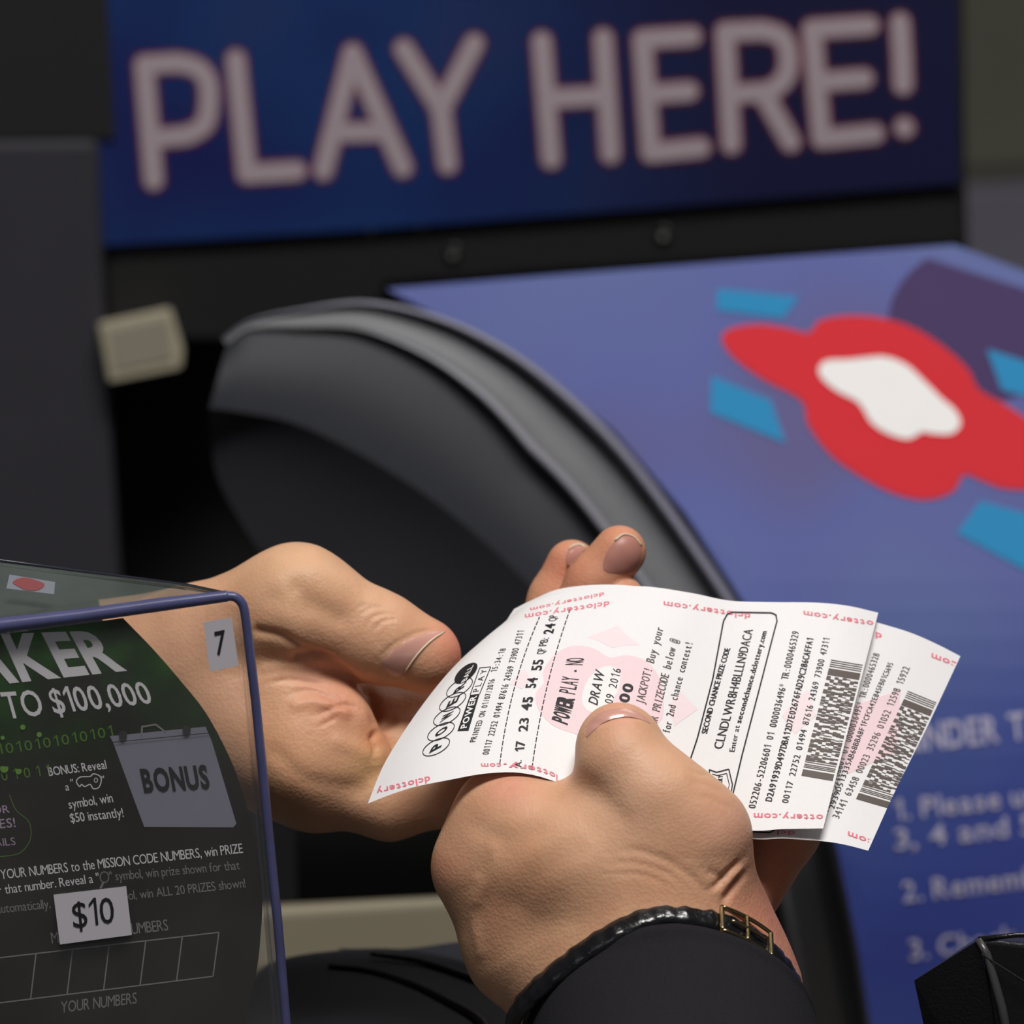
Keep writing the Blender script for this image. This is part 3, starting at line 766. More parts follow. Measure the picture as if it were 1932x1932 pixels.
# second chance frame
fr = [(1290, 1470), (1316, 1392), (1345, 1280), (1365, 1172), (1372, 1159), (1382, 1155), (1455, 1156), (1464, 1160), (1466, 1172), (1461, 1190), (1430, 1310), (1400, 1425), (1380, 1510)]
stroke(I, fr, 2.8, SA.z, 1.2, True)
text_on(I, 'SECOND CHANCE PRIZE CODE', [(1334, 1384), (1356, 1298), (1378, 1223)], (-11, -1), SA, .02, gap=.06)
text_on(I, 'CLNDLWR8H4BLLLN9DACA', [(1363, 1413), (1396, 1290), (1421, 1188)], (-18, -2), SA, .0)
text_on(I, 'Enter at', [(1386, 1418), (1396, 1369)], (-11, -1), SA, 0)
text_on(I, 'secondchance.dclottery.com', [(1398, 1364), (1425, 1270), (1447, 1191)], (-11, -1), SA, .02)
sh = [(1338, 1452), (1352, 1457), (1375, 1451), (1382, 1480), (1378, 1505), (1366, 1525), (1345, 1510)]; sh.append(sh[0])
stroke(I, sh, 2.2, SA.z, 1.2, False); stroke(I, [(1344, 1460), (1354, 1463), (1371, 1459), (1376, 1480), (1372, 1500), (1364, 1515)], 1.4, SA.z, 1.2, False)
text_on(I, 'DC LOTTERY', [(1358, 1512), (1364, 1462)], (-9, 0), SA, .03); 
text_on(I, '052206-52206601 01 0000036496* TR:0000465329', [(1425, 1525), (1470, 1350), (1508, 1192)], (-14, -2), SA, 0, True)
text_on(I, 'D2A91939D497DBA12D7E02676FAD29C286CAFFA1', [(1456, 1512), (1500, 1350), (1535, 1205)], (-13, -2), SA, .014, True)
text_on(I, '00117 22752 01494 87616 24369 73900 47311', [(1487, 1515), (1530, 1350), (1566, 1205)], (-13, -2), SA, 0, True)
def barcode(acc, BL, BR, TR, TL, S, seed):
    rr = random.Random(seed); BL, BR, TR, TL = map(lambda q: np.array(q, float), (BL, BR, TR, TL))
    def q(a0, a1, b0, b1):
        f = lambda a, b: (1 - a) * ((1 - b) * BL + b * BR) + a * ((1 - b) * TL + b * TR)
        if b1 - b0 > .2:
            m_ = (b0 + b1) / 2; q(a0, a1, b0, m_); q(a0, a1, m_, b1); return
        P = [f(a0, b0), f(a1, b0), f(a1, b1), f(a0, b1)]; z = [S.z(*p) for p in P]
        if None in z: return
        acc.add([(p[0], p[1], k + 1.2) for p, k in zip(P, z)], [(0, 1, 2, 3)])
    q(0, .055, 0, 1)
    for a in (.072, .085, .098, .118): q(a, a + .006, 0, 1)
    q(.87, .925, 0, 1)
    for a in (.94, .957, .975, .992): q(a, a + .007, 0, 1)
    q(.132, .16, 0, .3)
    n = 8
    for c in range(n):
        a = .135
        while a < .86:
            w = rr.choice((.006, .012, .018, .026, .034)); q(a, min(a + w, .865), c / n, (c + 1) / n + .002); a += w + rr.choice((.007, .013, .02, .028))
barcode(IG, (1512, 1463), (1571, 1473), (1628, 1254), (1568, 1244), SA, 3)
def red_text(acc, s, a, b, h, S, **k): text_on(acc, s, [a, b], h, S, .02, off=1.2, **k)
# edge print reads upside down
red_text(Rd, 'dclottery.', (811, 1464), (703, 1490), (2, 12), SA)
red_text(Rd, 'com', (945, 1440), (907, 1440), (1, 9), SA)
text_on(Rd, 'lottery.', [(1052, 1462), (1010, 1446), (950, 1440)], (0, 11), SA, .02)
red_text(Rd, 'dclottery.com', (1140, 1117), (1000, 1147), (0, 7), SA)
red_text(Rd, 'dclottery.com', (1150, 1134), (990, 1159), (0, 10), SA)
red_text(Rd, 'dclottery.com', (1416, 1158), (1252, 1134), (0, 11), SA)
red_text(Rd, 'ottery.com', (1648, 1172), (1516, 1152), (0, 11), SA)
red_text(Rd, 'ottery.com', (1553, 1537), (1422, 1534), (0, 12), SA)
tag(I.make('printed_text', M_INK, tA), kind='stuff'); tag(IG.make('barcode_print', M_INKG, tA), kind='stuff'); tag(Rd.make('edge_print', M_RED, tA), 'red web address print', kind='stuff')
tag(Pk.make('watermark', M_PINK, tA), 'pink flower watermark'); [pm('watermark_petal', v_, f_, M_PINK2, tA) for v_, f_ in PET]; tag(Wh.make('white_print', M_WHITE, tA), kind='stuff')
I = Acc(); IG = Acc(); Rd = Acc(); Pk2 = Acc()
pk(Pk2, [(1612, 1330), (1700, 1300), (1690, 1420), (1600, 1460), (1575, 1420)], SB, .8)
text_on(IG, '052206-52206601 01 0000036495* TR:0000465328', [(1560, 1540), (1612, 1380), (1660, 1234)], (-13, -3), SB, 0, True)
text_on(I, '2939D513335AB68BBA8F1FCFCA42E845FB01C5695', [(1574, 1526), (1634, 1370), (1686, 1252)], (-11, -3), SB, 0, True)
text_on(IG, '34141 63458 00023 35296 01052 12598 15922', [(1583, 1544), (1655, 1400), (1717, 1260)], (-14, -4), SB, 0, True)
barcode(IG, (1615, 1507), (1674, 1524), (1767, 1325), (1713, 1303), SB, 3)
red_text(Rd, 'dclottery.com', (1142, 1110), (995, 1142), (0, 7), SB)
red_text(Rd, 'd', (1664, 1196), (1652, 1192), (0, 12), SB)
red_text(Rd, 'com', (1806, 1250), (1758, 1232), (-2, 12), SB)
red_text(Rd, 'com', (1648, 1585), (1600, 1568), (-1, 12), SB)
red_text(Rd, 'dcl', (1500, 1568), (1466, 1566), (0, 9), SB)
stroke(I, [(1400, 1568), (1452, 1571), (1468, 1562)], 2.4, SB.z, 1.2)
tag(I.make('printed_text', M_INK, tB), kind='stuff'); tag(IG.make('barcode_print', M_INKG, tB), kind='stuff'); tag(Rd.make('edge_print', M_RED, tB), kind='stuff'); Pk2.make('watermark', M_PINK, tB)

# ================================================================== THE RECEIVING HAND (from the left, palm up)
HZ = 4.5
def finger(pts, k=18): return chain(pts, k)
fi = finger([(560, 1370, -330, 80), (700, 1366, -350, 74), (880, 1350, -385, 60), (1022, 1210, -395, 53), (1050, 1130, -390, 51), (1079, 1067, -385, 49)])
fm = finger([(600, 1420, -300, 84), (740, 1415, -315, 68), (900, 1390, -330, 62), (1075, 1180, -320, 52), (1122, 1098, -300, 52), (1169, 1041, -290, 50)])
fr_ = finger([(620, 1470, -270, 84), (760, 1480, -290, 68), (900, 1460, -305, 60), (1070, 1270, -305, 52), (1130, 1180, -300, 50), (1168, 1131, -290, 48)])
fp = finger([(620, 1480, -250, 80), (735, 1512, -250, 72), (850, 1500, -250, 58), (950, 1400, -245, 48), (1010, 1320, -240, 42)])
palm = blend([(seg((-60, 1330, -520), (380, 1245, -345), 165, 138), 1), (seg((380, 1270, -340), (575, 1395, -290), 140, 128), 60),
              (seg((430, 1380, -300), (600, 1450, -270), 120, 122), 60)])
thumb = blend([(seg((390, 1215, -310), (560, 1142, -235), 112, 108), 1), (seg((560, 1142, -235), (705, 1200, -235), 106, 84), 50), (seg((705, 1200, -235), (800, 1238, -245), 82, 70), 30),
               (seg((735, 1205, -225), (790, 1228, -232), 70, 60), 20)])
web = blend([(seg((520, 1290, -235), (640, 1330, -225), 66, 42), 1), (seg((560, 1370, -215), (668, 1365, -210), 62, 36), 40), (seg((560, 1440, -210), (690, 1432, -225), 74, 50), 40)])
def hand_a(P):
    d = palm(P); d = smin(d, web(P), 30)
    d = smin(d, thumb(P), 26)
    q = [g(P) for g in (fi, fm, fr_, fp)]
    for e in q: d = smin(d, e, np.where(P[:, 0] < 800, 14, 3))
    return d
VH, FH = isosurface(hand_a, (-80, 940, -720), (1290, 1660, -60), HZ)
NH = grad(hand_a, VH)
folds = [
 # thumb knuckle wrinkles
 ([(672, 1190), (680, 1160), (705, 1145), (735, 1150)], 2.2, 3.5), ([(690, 1200), (697, 1172), (720, 1158), (752, 1160)], 2.6, 3.5), ([(704, 1215), (705, 1190), (722, 1172), (757, 1166)], 2.6, 3.5),
 ([(716, 1222), (716, 1200), (728, 1188)], 1.6, 3), ([(665, 1175), (675, 1148), (700, 1138)], 1.6, 4), ([(700, 1180), (712, 1184), (722, 1178)], 1.6, 3),
 # hollow and tendon at the thumb base
 ([(560, 1110), (595, 1140), (640, 1165)], 9, 24), ([(520, 1130), (570, 1150)], 5, 22), ([(600, 1070), (650, 1095), (700, 1125)], -3, 20),
 # palm creases
 ([(488, 1190), (530, 1200), (570, 1222), (620, 1242)], 7, 9), ([(560, 1240), (600, 1240), (640, 1262), (680, 1295)], 10, 9),
 ([(500, 1290), (545, 1282), (590, 1288), (625, 1292)], 4.5, 5), ([(540, 1312), (580, 1302), (610, 1312), (640, 1330)], 3, 5),
 ([(590, 1350), (625, 1338), (650, 1330), (680, 1338)], 5, 5), ([(600, 1372), (640, 1350)], 3, 4), ([(500, 1260), (540, 1256), (600, 1268)], -3, 10),
 ([(690, 1300), (705, 1330), (712, 1360)], 12, 11), ([(712, 1408), (704, 1392), (722, 1375), (760, 1352)], 8, 7), ([(706, 1398), (708, 1430)], 5, 7),
 ([(520, 1420), (580, 1470), (680, 1490)], 3, 16), ([(640, 1400), (690, 1420)], -4, 16), ([(560, 1330), (600, 1325), (650, 1345)], -5, 11),
 # nail fold of the thumb
 ([(835, 1188), (800, 1190), (765, 1203), (735, 1222), (716, 1244), (720, 1262)], 2.4, 3.5), ([(722, 1262), (740, 1282), (760, 1284)], 2.0, 3.5)]
V2 = sculpt(VH, NH, folds)
col = tint(VH, [((875, 1225), 60, (212, 128, 108), .75), ((850, 1190), 30, (222, 150, 128), .5), ((560, 1060), 110, (222, 182, 146), .6), ((640, 1330), 60, (212, 140, 112), .6), ((600, 1270), 60, (226, 164, 142), .5),
                ((705, 1395), 30, (214, 130, 88), .6), ((700, 1450), 45, (222, 184, 124), .5), ((1180, 1010), 70, (214, 142, 112), .7), ((1060, 1070), 70, (206, 128, 104), .7), ((1170, 1100), 60, (214, 146, 118), .6),
                ((600, 1150), 50, (190, 142, 108), .45), ((540, 1400), 90, (214, 160, 118), .4)])
recv = empty('person', tuple(W([(300, 1560, -350)])[0]), 'left hand reaching in from the left, palm up, thumb beside the ticket edge, nails bare', 'person')
pm('arm_and_hand', V2, FH, M_SKIN, recv, True, col)
SH = Surf(V2, FH)
def nail(poly, S, m, parent, off=1.5, t=4, sp=6, tip=None, nm='fingernail'):
    c = catmull(poly, 4, True); V, F = decal_poly(c, S, off, sp)
    # relax the heights so the plate is smoother than the skin, with a rounded rim
    ce = V[:, :2].mean(0)
    A_ = np.column_stack([np.ones(len(V)), V[:, 0] - ce[0], V[:, 1] - ce[1], (V[:, 0] - ce[0]) ** 2, (V[:, 1] - ce[1]) ** 2, (V[:, 0] - ce[0]) * (V[:, 1] - ce[1])])
    cf = np.linalg.lstsq(A_, V[:, 2], rcond=None)[0]; V[:, 2] = np.maximum(.8 * (A_ @ cf) + .2 * V[:, 2], V[:, 2] + .3)
    e = pdist(V[:, :2], np.vstack([c, c[:1]])); V[:, 2] += np.clip(e / 6, 0, 1) * 1.5 
    V, F = solid(V, F, t); o = pm(nm, V, F, m, parent, True)
    return o
nl = [(838, 1192), (812, 1193), (780, 1202), (750, 1219), (724, 1245), (728, 1264), (746, 1277), (762, 1268), (785, 1238), (812, 1210)]
o = nail(nl, SH, M_NAIL, recv, 1.5)
c = catmull([(840, 1191), (815, 1207), (788, 1234), (763, 1269)], 6)
V, F = tube(np.column_stack([c, [(SH.z(x, y) or -180) + 3 for x, y in c]]), np.interp(np.arange(len(c)), [0, 4, len(c) - 5, len(c)], [.8, 1.7, 1.5, .6]), 8); pm('nail_edge', V, F, M_NAILW, recv, True)
nail([(1143, 1046), (1158, 1024), (1176, 1010), (1198, 1014), (1208, 1028), (1211, 1046), (1205, 1064), (1192, 1080), (1160, 1082), (1138, 1074)], SH, M_NAILD, recv, .4)
c = catmull([(1160, 1019), (1177, 1008), (1197, 1013), (1211, 1029)], 6)
V, F = tube(np.column_stack([c, [(SH.z(x, y) or -270) + 3 for x, y in c]]), 1.7, 8); pm('nail_edge', V, F, M_NAILW, recv, True)
nail([(1070, 1042), (1080, 1030), (1092, 1027), (1104, 1033), (1097, 1044), (1087, 1057), (1076, 1068), (1067, 1060)], SH, M_NAILD, recv, .4)
c = catmull([(1074, 1036), (1083, 1029), (1094, 1027), (1104, 1032)], 6)
V, F = tube(np.column_stack([c, [(SH.z(x, y) or -290) + 2 for x, y in c]]), 2.3, 8); pm('nail_edge', V, F, M_NAILW, recv, True)
# cuff of the receiving arm, behind the clear holder
rows = []
for q in np.linspace(0, 1, 8):
    cc = np.array((175, 1285, -425)) * (1 - q) + np.array((-240, 1370, -600)) * q; r = 165 + 40 * q + (6 if q == 0 else 0)
    rows.append([cc + r * np.array((.15 * math.cos(a), math.sin(a) * .98, math.cos(a))) for a in np.linspace(0, 2 * math.pi, 33)[:-1]])
V, F = loft(rows, True); o = pm('sleeve', V, F, M_SLEEVE, recv, True); s = o.modifiers.new('thick', 'SOLIDIFY'); s.thickness = .002

# ================================================================== THE GIVING HAND (from below, thumb on the ticket)
b_thumb = blend([(seg((1168, 1404, 150), (1176, 1440, 168), 79, 82), 1), (seg((1176, 1440, 162), (1240, 1510, 182), 84, 90), 30), (seg((1240, 1510, 182), (1306, 1580, 160), 92, 99), 40),
                 (seg((1306, 1580, 170), (1290, 1740, 110), 100, 140), 60)])
b_index = blend([(seg((1010, 1575, 40), (958, 1548, 55), 95, 92), 1), (seg((958, 1548, 55), (917, 1632, 40), 92, 93), 60), (seg((965, 1545, 40), (1090, 1500, 10), 84, 62), 30), (seg((1090, 1500, 10), (1230, 1450, -60), 60, 52), 20)])
b_back = blend([(seg((920, 1640, 40), (1010, 1770, 30), 90, 128), 1), (ell((1130, 1650, 70), (200, 150, 165)), 90), (seg((1050, 1600, 95), (1210, 1640, 150), 118, 118), 90), (seg((1010, 1770, 20), (1180, 1850, 30), 130, 190), 60)])
b_arm = blend([(seg((1250, 1766, -20), (1252, 1880, 62), 205, 246), 1), (seg((1252, 1880, 62), (1300, 2200, 350), 240, 205), 30), (seg((1345, 1660, 60), (1385, 1860, 20), 62, 118), 60)])
b_mid = finger([(1180, 1720, -80, 110), (1370, 1722, -60, 78), (1470, 1560, -70, 78), (1440, 1480, -100, 66)])
b_ring = finger([(1150, 1760, -140, 110), (1320, 1760, -170, 80), (1420, 1600, -190, 70), (1380, 1500, -200, 60)])
b_pink = finger([(1100, 1780, -180, 100), (1250, 1780, -230, 75), (1340, 1640, -250, 60)])
def hand_b(P):
    d = b_back(P); d = smin(d, b_arm(P), 90); d = smin(d, b_index(P), 55); d = smin(d, b_thumb(P), 60)
    for g in (b_mid, b_ring, b_pink): d = smin(d, g(P), 14)
    return d
VG, FG = isosurface(hand_b, (800, 1290, -340), (1640, 2080, 420), HZ)
NG = grad(hand_b, VG)
folds = [
 ([(1104, 1392), (1112, 1368), (1136, 1362), (1161, 1353), (1185, 1351), (1212, 1355), (1228, 1362)], 4.0, 4.5),
 ([(1090, 1470), (1130, 1500), (1170, 1540)], 4, 22), ([(1300, 1455), (1335, 1465), (1372, 1500)], -2, 20),
 ([(1290, 1448), (1320, 1462), (1345, 1458)], 2.5, 5), ([(1300, 1470), (1340, 1485), (1370, 1500)], 1.5, 6), ([(1310, 1500), (1345, 1508), (1385, 1530)], 1.5, 6),
 # wrist folds
 ([(1405, 1618), (1380, 1640), (1355, 1668), (1335, 1680)], 8, 6), ([(1412, 1640), (1392, 1662), (1372, 1690), (1362, 1712)], 9, 7), ([(1330, 1640), (1370, 1660)], 3, 8),
 ([(1408, 1628), (1386, 1650), (1362, 1682)], -4, 7), ([(1150, 1610), (1200, 1605), (1260, 1625), (1310, 1660), (1345, 1700)], 2.4, 8), ([(1130, 1630), (1200, 1628), (1260, 1648), (1300, 1680)], 1.8, 7),
 ([(1140, 1650), (1210, 1650), (1270, 1675)], 1.4, 6),
 # hollow between thumb and index, tendon ridges
 ([(1040, 1500), (1000, 1560), (960, 1600)], 4, 30), ([(900, 1560), (960, 1580), (1010, 1570)], 3, 22), ([(900, 1700), (930, 1640), (930, 1600)], -2.5, 12), ([(905, 1800), (890, 1720), (900, 1660)], -2.5, 10),
 ([(935, 1500), (975, 1478), (1020, 1480)], 1.5, 5), ([(950, 1492), (990, 1488)], 1.2, 4), ([(980, 1700), (1020, 1640), (1080, 1600)], 3, 26)]
V2 = sculpt(VG, NG, folds)
col = tint(VG, [((1165, 1340), 45, (222, 160, 138), .6), ((960, 1475), 50, (220, 150, 128), .7), ((1180, 1500), 110, (224, 182, 154), .5), ((840, 1640), 45, (206, 142, 114), .5), ((1000, 1640), 70, (200, 150, 110), .3),
                ((940, 1720), 60, (186, 130, 100), .5), ((1380, 1560), 60, (206, 156, 140), .5), ((1450, 1720), 90, (206, 132, 112), .7), ((1480, 1830), 80, (210, 136, 116), .8), ((1240, 1700), 70, (222, 166, 132), .6), ((1480, 1600), 70, (176, 120, 104), .6)])
giv = empty('person', tuple(W([(1260, 2100, 100)])[0]), 'left hand reaching up from below in black sleeve, thumb pressing on the tickets', 'person')
pm('arm_and_hand', V2, FG, M_SKIN, giv, True, col)
SG = Surf(V2, FG)
nail([(1106, 1390), (1108, 1370), (1122, 1351), (1142, 1341), (1168, 1336), (1196, 1340), (1214, 1350), (1228, 1365), (1212, 1358), (1185, 1352), (1161, 1355), (1137, 1364), (1118, 1380)], SG, M_NAIL, giv, 1.2, 3.5, 5)
# sleeve
ax = np.array((.03, .76, .65)); ax /= np.linalg.norm(ax); e2 = np.cross((1, 0, 0), ax); e2 /= np.linalg.norm(e2)
if e2[1] > 0: e2 = -e2
e1 = np.cross(ax, e2)
rows = []
prof = [(-2, 270), (-7, 276), (-8, 283), (-2, 288), (12, 289), (20, 285), (40, 286), (120, 290), (260, 292), (500, 300)]
for q, r in prof:
    cc = np.array((1276, 1936, 92)) + ax * q; r += 3
    sg = 1 if e1[0] > 0 else -1
    rows.append([cc + (r - 30 * max(0, sg * math.cos(a)) * math.exp(-max(q, 0) / 90.)) * (math.cos(a) * e1 + math.sin(a) * e2 * (1 + .012 * math.sin(5 * a + q * .02))) for a in np.linspace(0, 2 * math.pi, 65)[:-1]])
V, F = loft(rows, True); pm('sleeve', V, [f[::-1] for f in F], M_SLEEVE, giv, True)
# strap with buckle
st = empty('wrist_strap', tuple(W([(1245, 1900, 100)])[0]), 'shiny black leather wrist strap with small metal buckle, just above the sleeve cuff', 'strap')
rows = []
bc = np.array((1250, 1884, 62))
def snug(ang, q):
    rr = np.arange(330, 200, -2.0); P = bc + ax * q + rr[:, None] * (math.cos(ang) * e1 + math.sin(ang) * e2)
    d = hand_b(P); k = np.where(d < 0)[0]
    return rr[k[0]] if len(k) and k[0] > 0 else 250.
SN = np.array([snug(a, 20) for a in np.linspace(0, 2 * math.pi, 65)]); SN = np.minimum(SN, 300)
SN = np.convolve(np.r_[SN[-3:-1], SN, SN[1:3]], np.ones(5) / 5, 'valid')
def sr(a): return float(np.interp(a % (2 * math.pi), np.linspace(0, 2 * math.pi, 65), SN)) + 3
for k, (q, r) in enumerate([(-4, -10), (-4, 2), (0, 5), (14, 7), (30, 6), (44, 3), (46, -10)]):
    cc = bc + ax * q
    rows.append([cc + ax * 85 * max(0, -math.cos(a) * (1 if e1[0] > 0 else -1)) + (sr(a) + r + 1.2 * math.sin(a * 37) + .8 * math.sin(a * 61 + k)) * (math.cos(a) * e1 + math.sin(a) * e2) for a in np.linspace(0, 2 * math.pi, 257)[:-1]])
V, F = loft(rows, True); pm('band', V, [f[::-1] for f in F], M_STRAP, st, True)
def onstrap(ang, q, r=262): return bc + ax * q + (r - 256 + sr(ang)) * (math.cos(ang) * e1 + math.sin(ang) * e2)
sgn = 1 if e1[0] > 0 else -1
def A(deg): return math.radians(deg) if sgn > 0 else math.pi - math.radians(deg)
def bar(a0, a1, q0, q1, r, rad, name, m):
    n = 14; P = [onstrap(A(a0 + (a1 - a0) * t), q0 + (q1 - q0) * t, r) for t in np.linspace(0, 1, n)]
    V, F = tube(P, rad, 10); pm(name, V, F, m, st, True)
bar(66, 40, -10, -10, 266, 4, 'buckle_bar', M_METAL); bar(66, 40, 48, 48, 266, 4, 'buckle_bar', M_METAL)
bar(66, 66, -10, 48, 266, 5, 'buckle_bar', M_METAL); bar(54, 54, -10, 48, 268, 4.5, 'buckle_bar', M_METAL); bar(40, 40, -10, 48, 266, 5, 'buckle_bar', M_METAL)
bar(62, 44, 20, 20, 270, 3, 'buckle_pin', M_METAL)

# ================================================================== CLEAR HOLDER WITH SCRATCH CARD
def ZF(x, y): return 250 - .26 * (y - 1150) + .02 * x
hold = empty('ticket_holder', tuple(W([(250, 2150, 60)])[0]), 'clear plastic ticket display box with blue tinted edges and paper stickers', 'display box')
M_CLEAR = clear_mat('clear_acrylic', (.98, .98, .99), .03, (.5, .5, .52))
M_CLEART = clear_mat('clear_acrylic_top', (.9, .92, .92), .1, (.3, .36, .33))
M_EDGE = mat('blue_tinted_acrylic_edge', (78, 80, 120), .3, .45, .3, 120)
face = [(-260, 1222), (430, 1138), (446, 1146), (453, 1162), (470, 1300), (497, 1560), (532, 1940), (560, 2260), (-260, 2260)]
V, F = slab(face, ZF, 4); pm('front_pane', V, F, M_CLEAR, hold)
V, F = box8([(-260, 1206, ZF(0, 1200)), (436, 1118, ZF(436, 1118)), (436, 1124, ZF(436, 1124)), (-260, 1212, ZF(0, 1210)),
             (-260, 1030, -10), (352, 1102, -10), (352, 1108, -10), (-260, 1036, -10)]); pm('top_pane', V, F, M_CLEART, hold)
V, F = box8([(452, 1140, ZF(452, 1140)), (460, 1140, ZF(460, 1140)), (566, 2260, ZF(566, 2260)), (556, 2260, ZF(556, 2260)), (446, 1140, -10), (452, 1140, -10), (550, 2260, -120), (544, 2260, -120)])
pm('side_pane', V, F, M_CLEAR, hold)
c = np.array([(-260, 1214), (0, 1180), (150, 1162), (300, 1141), (425, 1125)], float)
c = np.vstack([c, catmull([(425, 1125), (442, 1126), (455, 1136), (461, 1152), (466, 1185)], 6)[1:], [(482, 1320), (502, 1520), (524, 1740), (540, 1932), (568, 2260)]])
r = np.interp(c[:, 1] + (c[:, 0] < 440) * -400, [700, 850, 1130, 1200, 1932], [15, 12.5, 10, 8, 9])
r = np.array([14.5 if x < 100 else 13 if x < 350 else 11 if x < 430 else 9 for x in c[:, 0]])
V, F = tube(np.column_stack([c, [ZF(x, y) + 2 for x, y in c]]), r, 14); pm('tinted_edge', V, F, M_EDGE, hold, True)
V, F = tube([(-260, 1030, -10), (0, 1057, -10), (355, 1104, -10), (440, 1122, ZF(440, 1122) - 40)], 3, 8); pm('rear_edge', V, F, mat('dark_acrylic_edge', (40, 42, 52), .2), hold, True)
def sticker(poly, txt, base, up, bold, name='sticker'):
    V, F = slab(poly, lambda x, y: ZF(x, y) + 3.5, 2); s = pm(name, V, F, mat('sticker_paper', (196, 192, 200), .6, .3), hold)
    a = Acc(); text_on(a, txt, base, up, None, bold, zf=lambda x, y: ZF(x, y), off=4.6, gap=.08); a.make('sticker_text', mat('sticker_ink', (26, 24, 26), .6), s)
sticker([(384, 1174), (437, 1165), (450, 1256), (396, 1267)], '7', [(408, 1236), (428, 1232)], (-4, -46), .012)
sticker([(101, 1688), (238, 1672), (249, 1764), (113, 1782)], '$10', [(139, 1751), (217, 1740)], (-5, -51), .0)

card = empty('scratch_card', tuple(W([(200, 2150, 40)])[0]), 'dark green and black scratch card inside the clear display box, with white lettering', 'card')
def ZK(x, y): return ZF(x, y) - 16
edge = catmull([(232, 1166), (290, 1226), (342, 1286), (385, 1340), (417, 1396), (446, 1460), (470, 1540), (488, 1620), (495, 1700), (492, 1760), (486, 1820), (470, 1900), (450, 2000), (430, 2240)], 4)
cardp = np.vstack([[(-240, 1230)], edge, [(-240, 2240)]])
M_CARD = bpy.data.materials.new('card_print'); M_CARD.use_nodes = True
nt = M_CARD.node_tree; b = nt.nodes['Principled BSDF']; L = nt.links
tc = nt.nodes.new('ShaderNodeTexCoord'); sp_ = nt.nodes.new('ShaderNodeSeparateXYZ'); L.new(tc.outputs['Object'], sp_.inputs[0])
nz = nt.nodes.new('ShaderNodeTexNoise'); nz.inputs['Scale'].default_value = 45; nz.inputs['Detail'].default_value = 4; L.new(tc.outputs['Object'], nz.inputs['Vector'])
# printed colour follows the height on the card: green artwork at the top, near black below
zt = W([(150, 1170, ZK(150, 1170))])[0][2] - ORG[card.name][2]; zm = W([(150, 1480, ZK(150, 1480))])[0][2] - ORG[card.name][2]
mr = nt.nodes.new('ShaderNodeMapRange'); mr.inputs['From Min'].default_value = zm; mr.inputs['From Max'].default_value = zt
L.new(sp_.outputs['Z'], mr.inputs['Value'])
ad = nt.nodes.new('ShaderNodeMath'); ad.operation = 'MULTIPLY'; L.new(mr.outputs[0], ad.inputs[0]); 
m2 = nt.nodes.new('ShaderNodeMapRange'); m2.inputs['From Min'].default_value = .3; m2.inputs['From Max'].default_value = .7; L.new(nz.outputs['Fac'], m2.inputs['Value']); L.new(m2.outputs[0], ad.inputs[1])
rp = nt.nodes.new('ShaderNodeValToRGB'); rp.color_ramp.elements[0].color = (*lin((36, 34, 28)), 1); rp.color_ramp.elements[1].color = (*lin((64, 138, 46)), 1)
e = rp.color_ramp.elements.new(.25); e.color = (*lin((36, 66, 26)), 1)
L.new(ad.outputs[0], rp.inputs[0]); L.new(rp.outputs[0], b.inputs['Base Color']); b.inputs['Roughness'].default_value = .35
V, F = slab(cardp, ZK, 4); pm('board', V, F, M_CARD, card)
ZKt = lambda x, y: ZK(x, y)
M_CTXT = mat('card_white_ink', (250, 247, 248), .5, .3); M_CTX2 = mat('card_grey_ink', (150, 148, 144), .5, .3); M_CGRN = mat('card_green_ink', (96, 140, 52), .5, .3)
M_CLILAC = mat('card_lilac_ink', (190, 170, 190), .5, .3)
a = Acc(); g2 = Acc(); gr = Acc(); li = Acc()
def T_(acc, s, base, up, bold=.0, slant=0, gap=.1): text_on(acc, s, base, up, None, bold, zf=ZKt, off=1.2, slant=slant, gap=gap)
T_(a, 'MAKER', [(-125, 1300), (238, 1262)], [(-36, -100), (-44, -74)], .035, gap=.05)
T_(a, 'TO $100,000', [(13, 1356), (290, 1326)], [(-14, -52), (-18, -42)], .012, gap=.07)
T_(a, 'THE', [(-60, 1200), (52, 1190)], (-6, -14), .02)
T_(gr, '0101010101010101', [(-60, 1430), (80, 1412), (214, 1388)], (-4, -20), 0, gap=.2)
T_(gr, '001011', [(-20, 1476), (96, 1462)], (-4, -20), 0, gap=.45)
T_(a, 'BONUS: Reveal', [(93, 1464), (202, 1450)], (-4, -17), .008, gap=.06)
T_(a, 'a', [(124, 1492), (131, 1491)], (-2, -16)); T_(a, '"', [(134, 1484), (139, 1483)], (-2, -14)); T_(a, '"', [(193, 1478), (198, 1477)], (-2, -14))
T_(a, 'symbol, win', [(131, 1526), (214, 1513)], (-4, -18), .004, gap=.06)
T_(a, '$50 instantly!', [(134, 1552), (234, 1541)], (-4, -18), .004, gap=.06)
T_(a, 'ANY of YOUR NUMBERS to the MISSION CODE NUMBERS, win PRIZE', [(-62, 1666), (459, 1609)], (-3, -19), .0, gap=.05)
T_(a, 'shown for that number. Reveal a "', [(-75, 1697), (188, 1664)], (-3, -18), .0, gap=.05); T_(g2, '" symbol, win prize shown for that', [(208, 1662), (453, 1640)], (-3, -18), .0, gap=.05)
T_(g2, 'symbol, win automatically.', [(-98, 1733), (96, 1713)], (-3, -18), .0, gap=.05); T_(g2, 'symbol, win ALL 20 PRIZES shown!', [(205, 1702), (464, 1674)], (-3, -18), .0, gap=.05)
T_(g2, 'MISSION CODE NUMBERS', [(98, 1780), (318, 1755)], (-3, -22), .0, gap=.05); T_(g2, 'YOUR NUMBERS', [(115, 1911), (258, 1893)], (-3, -22), .0, slant=.02, gap=.06)
for y0 in (1548, 1570, 1598): pass
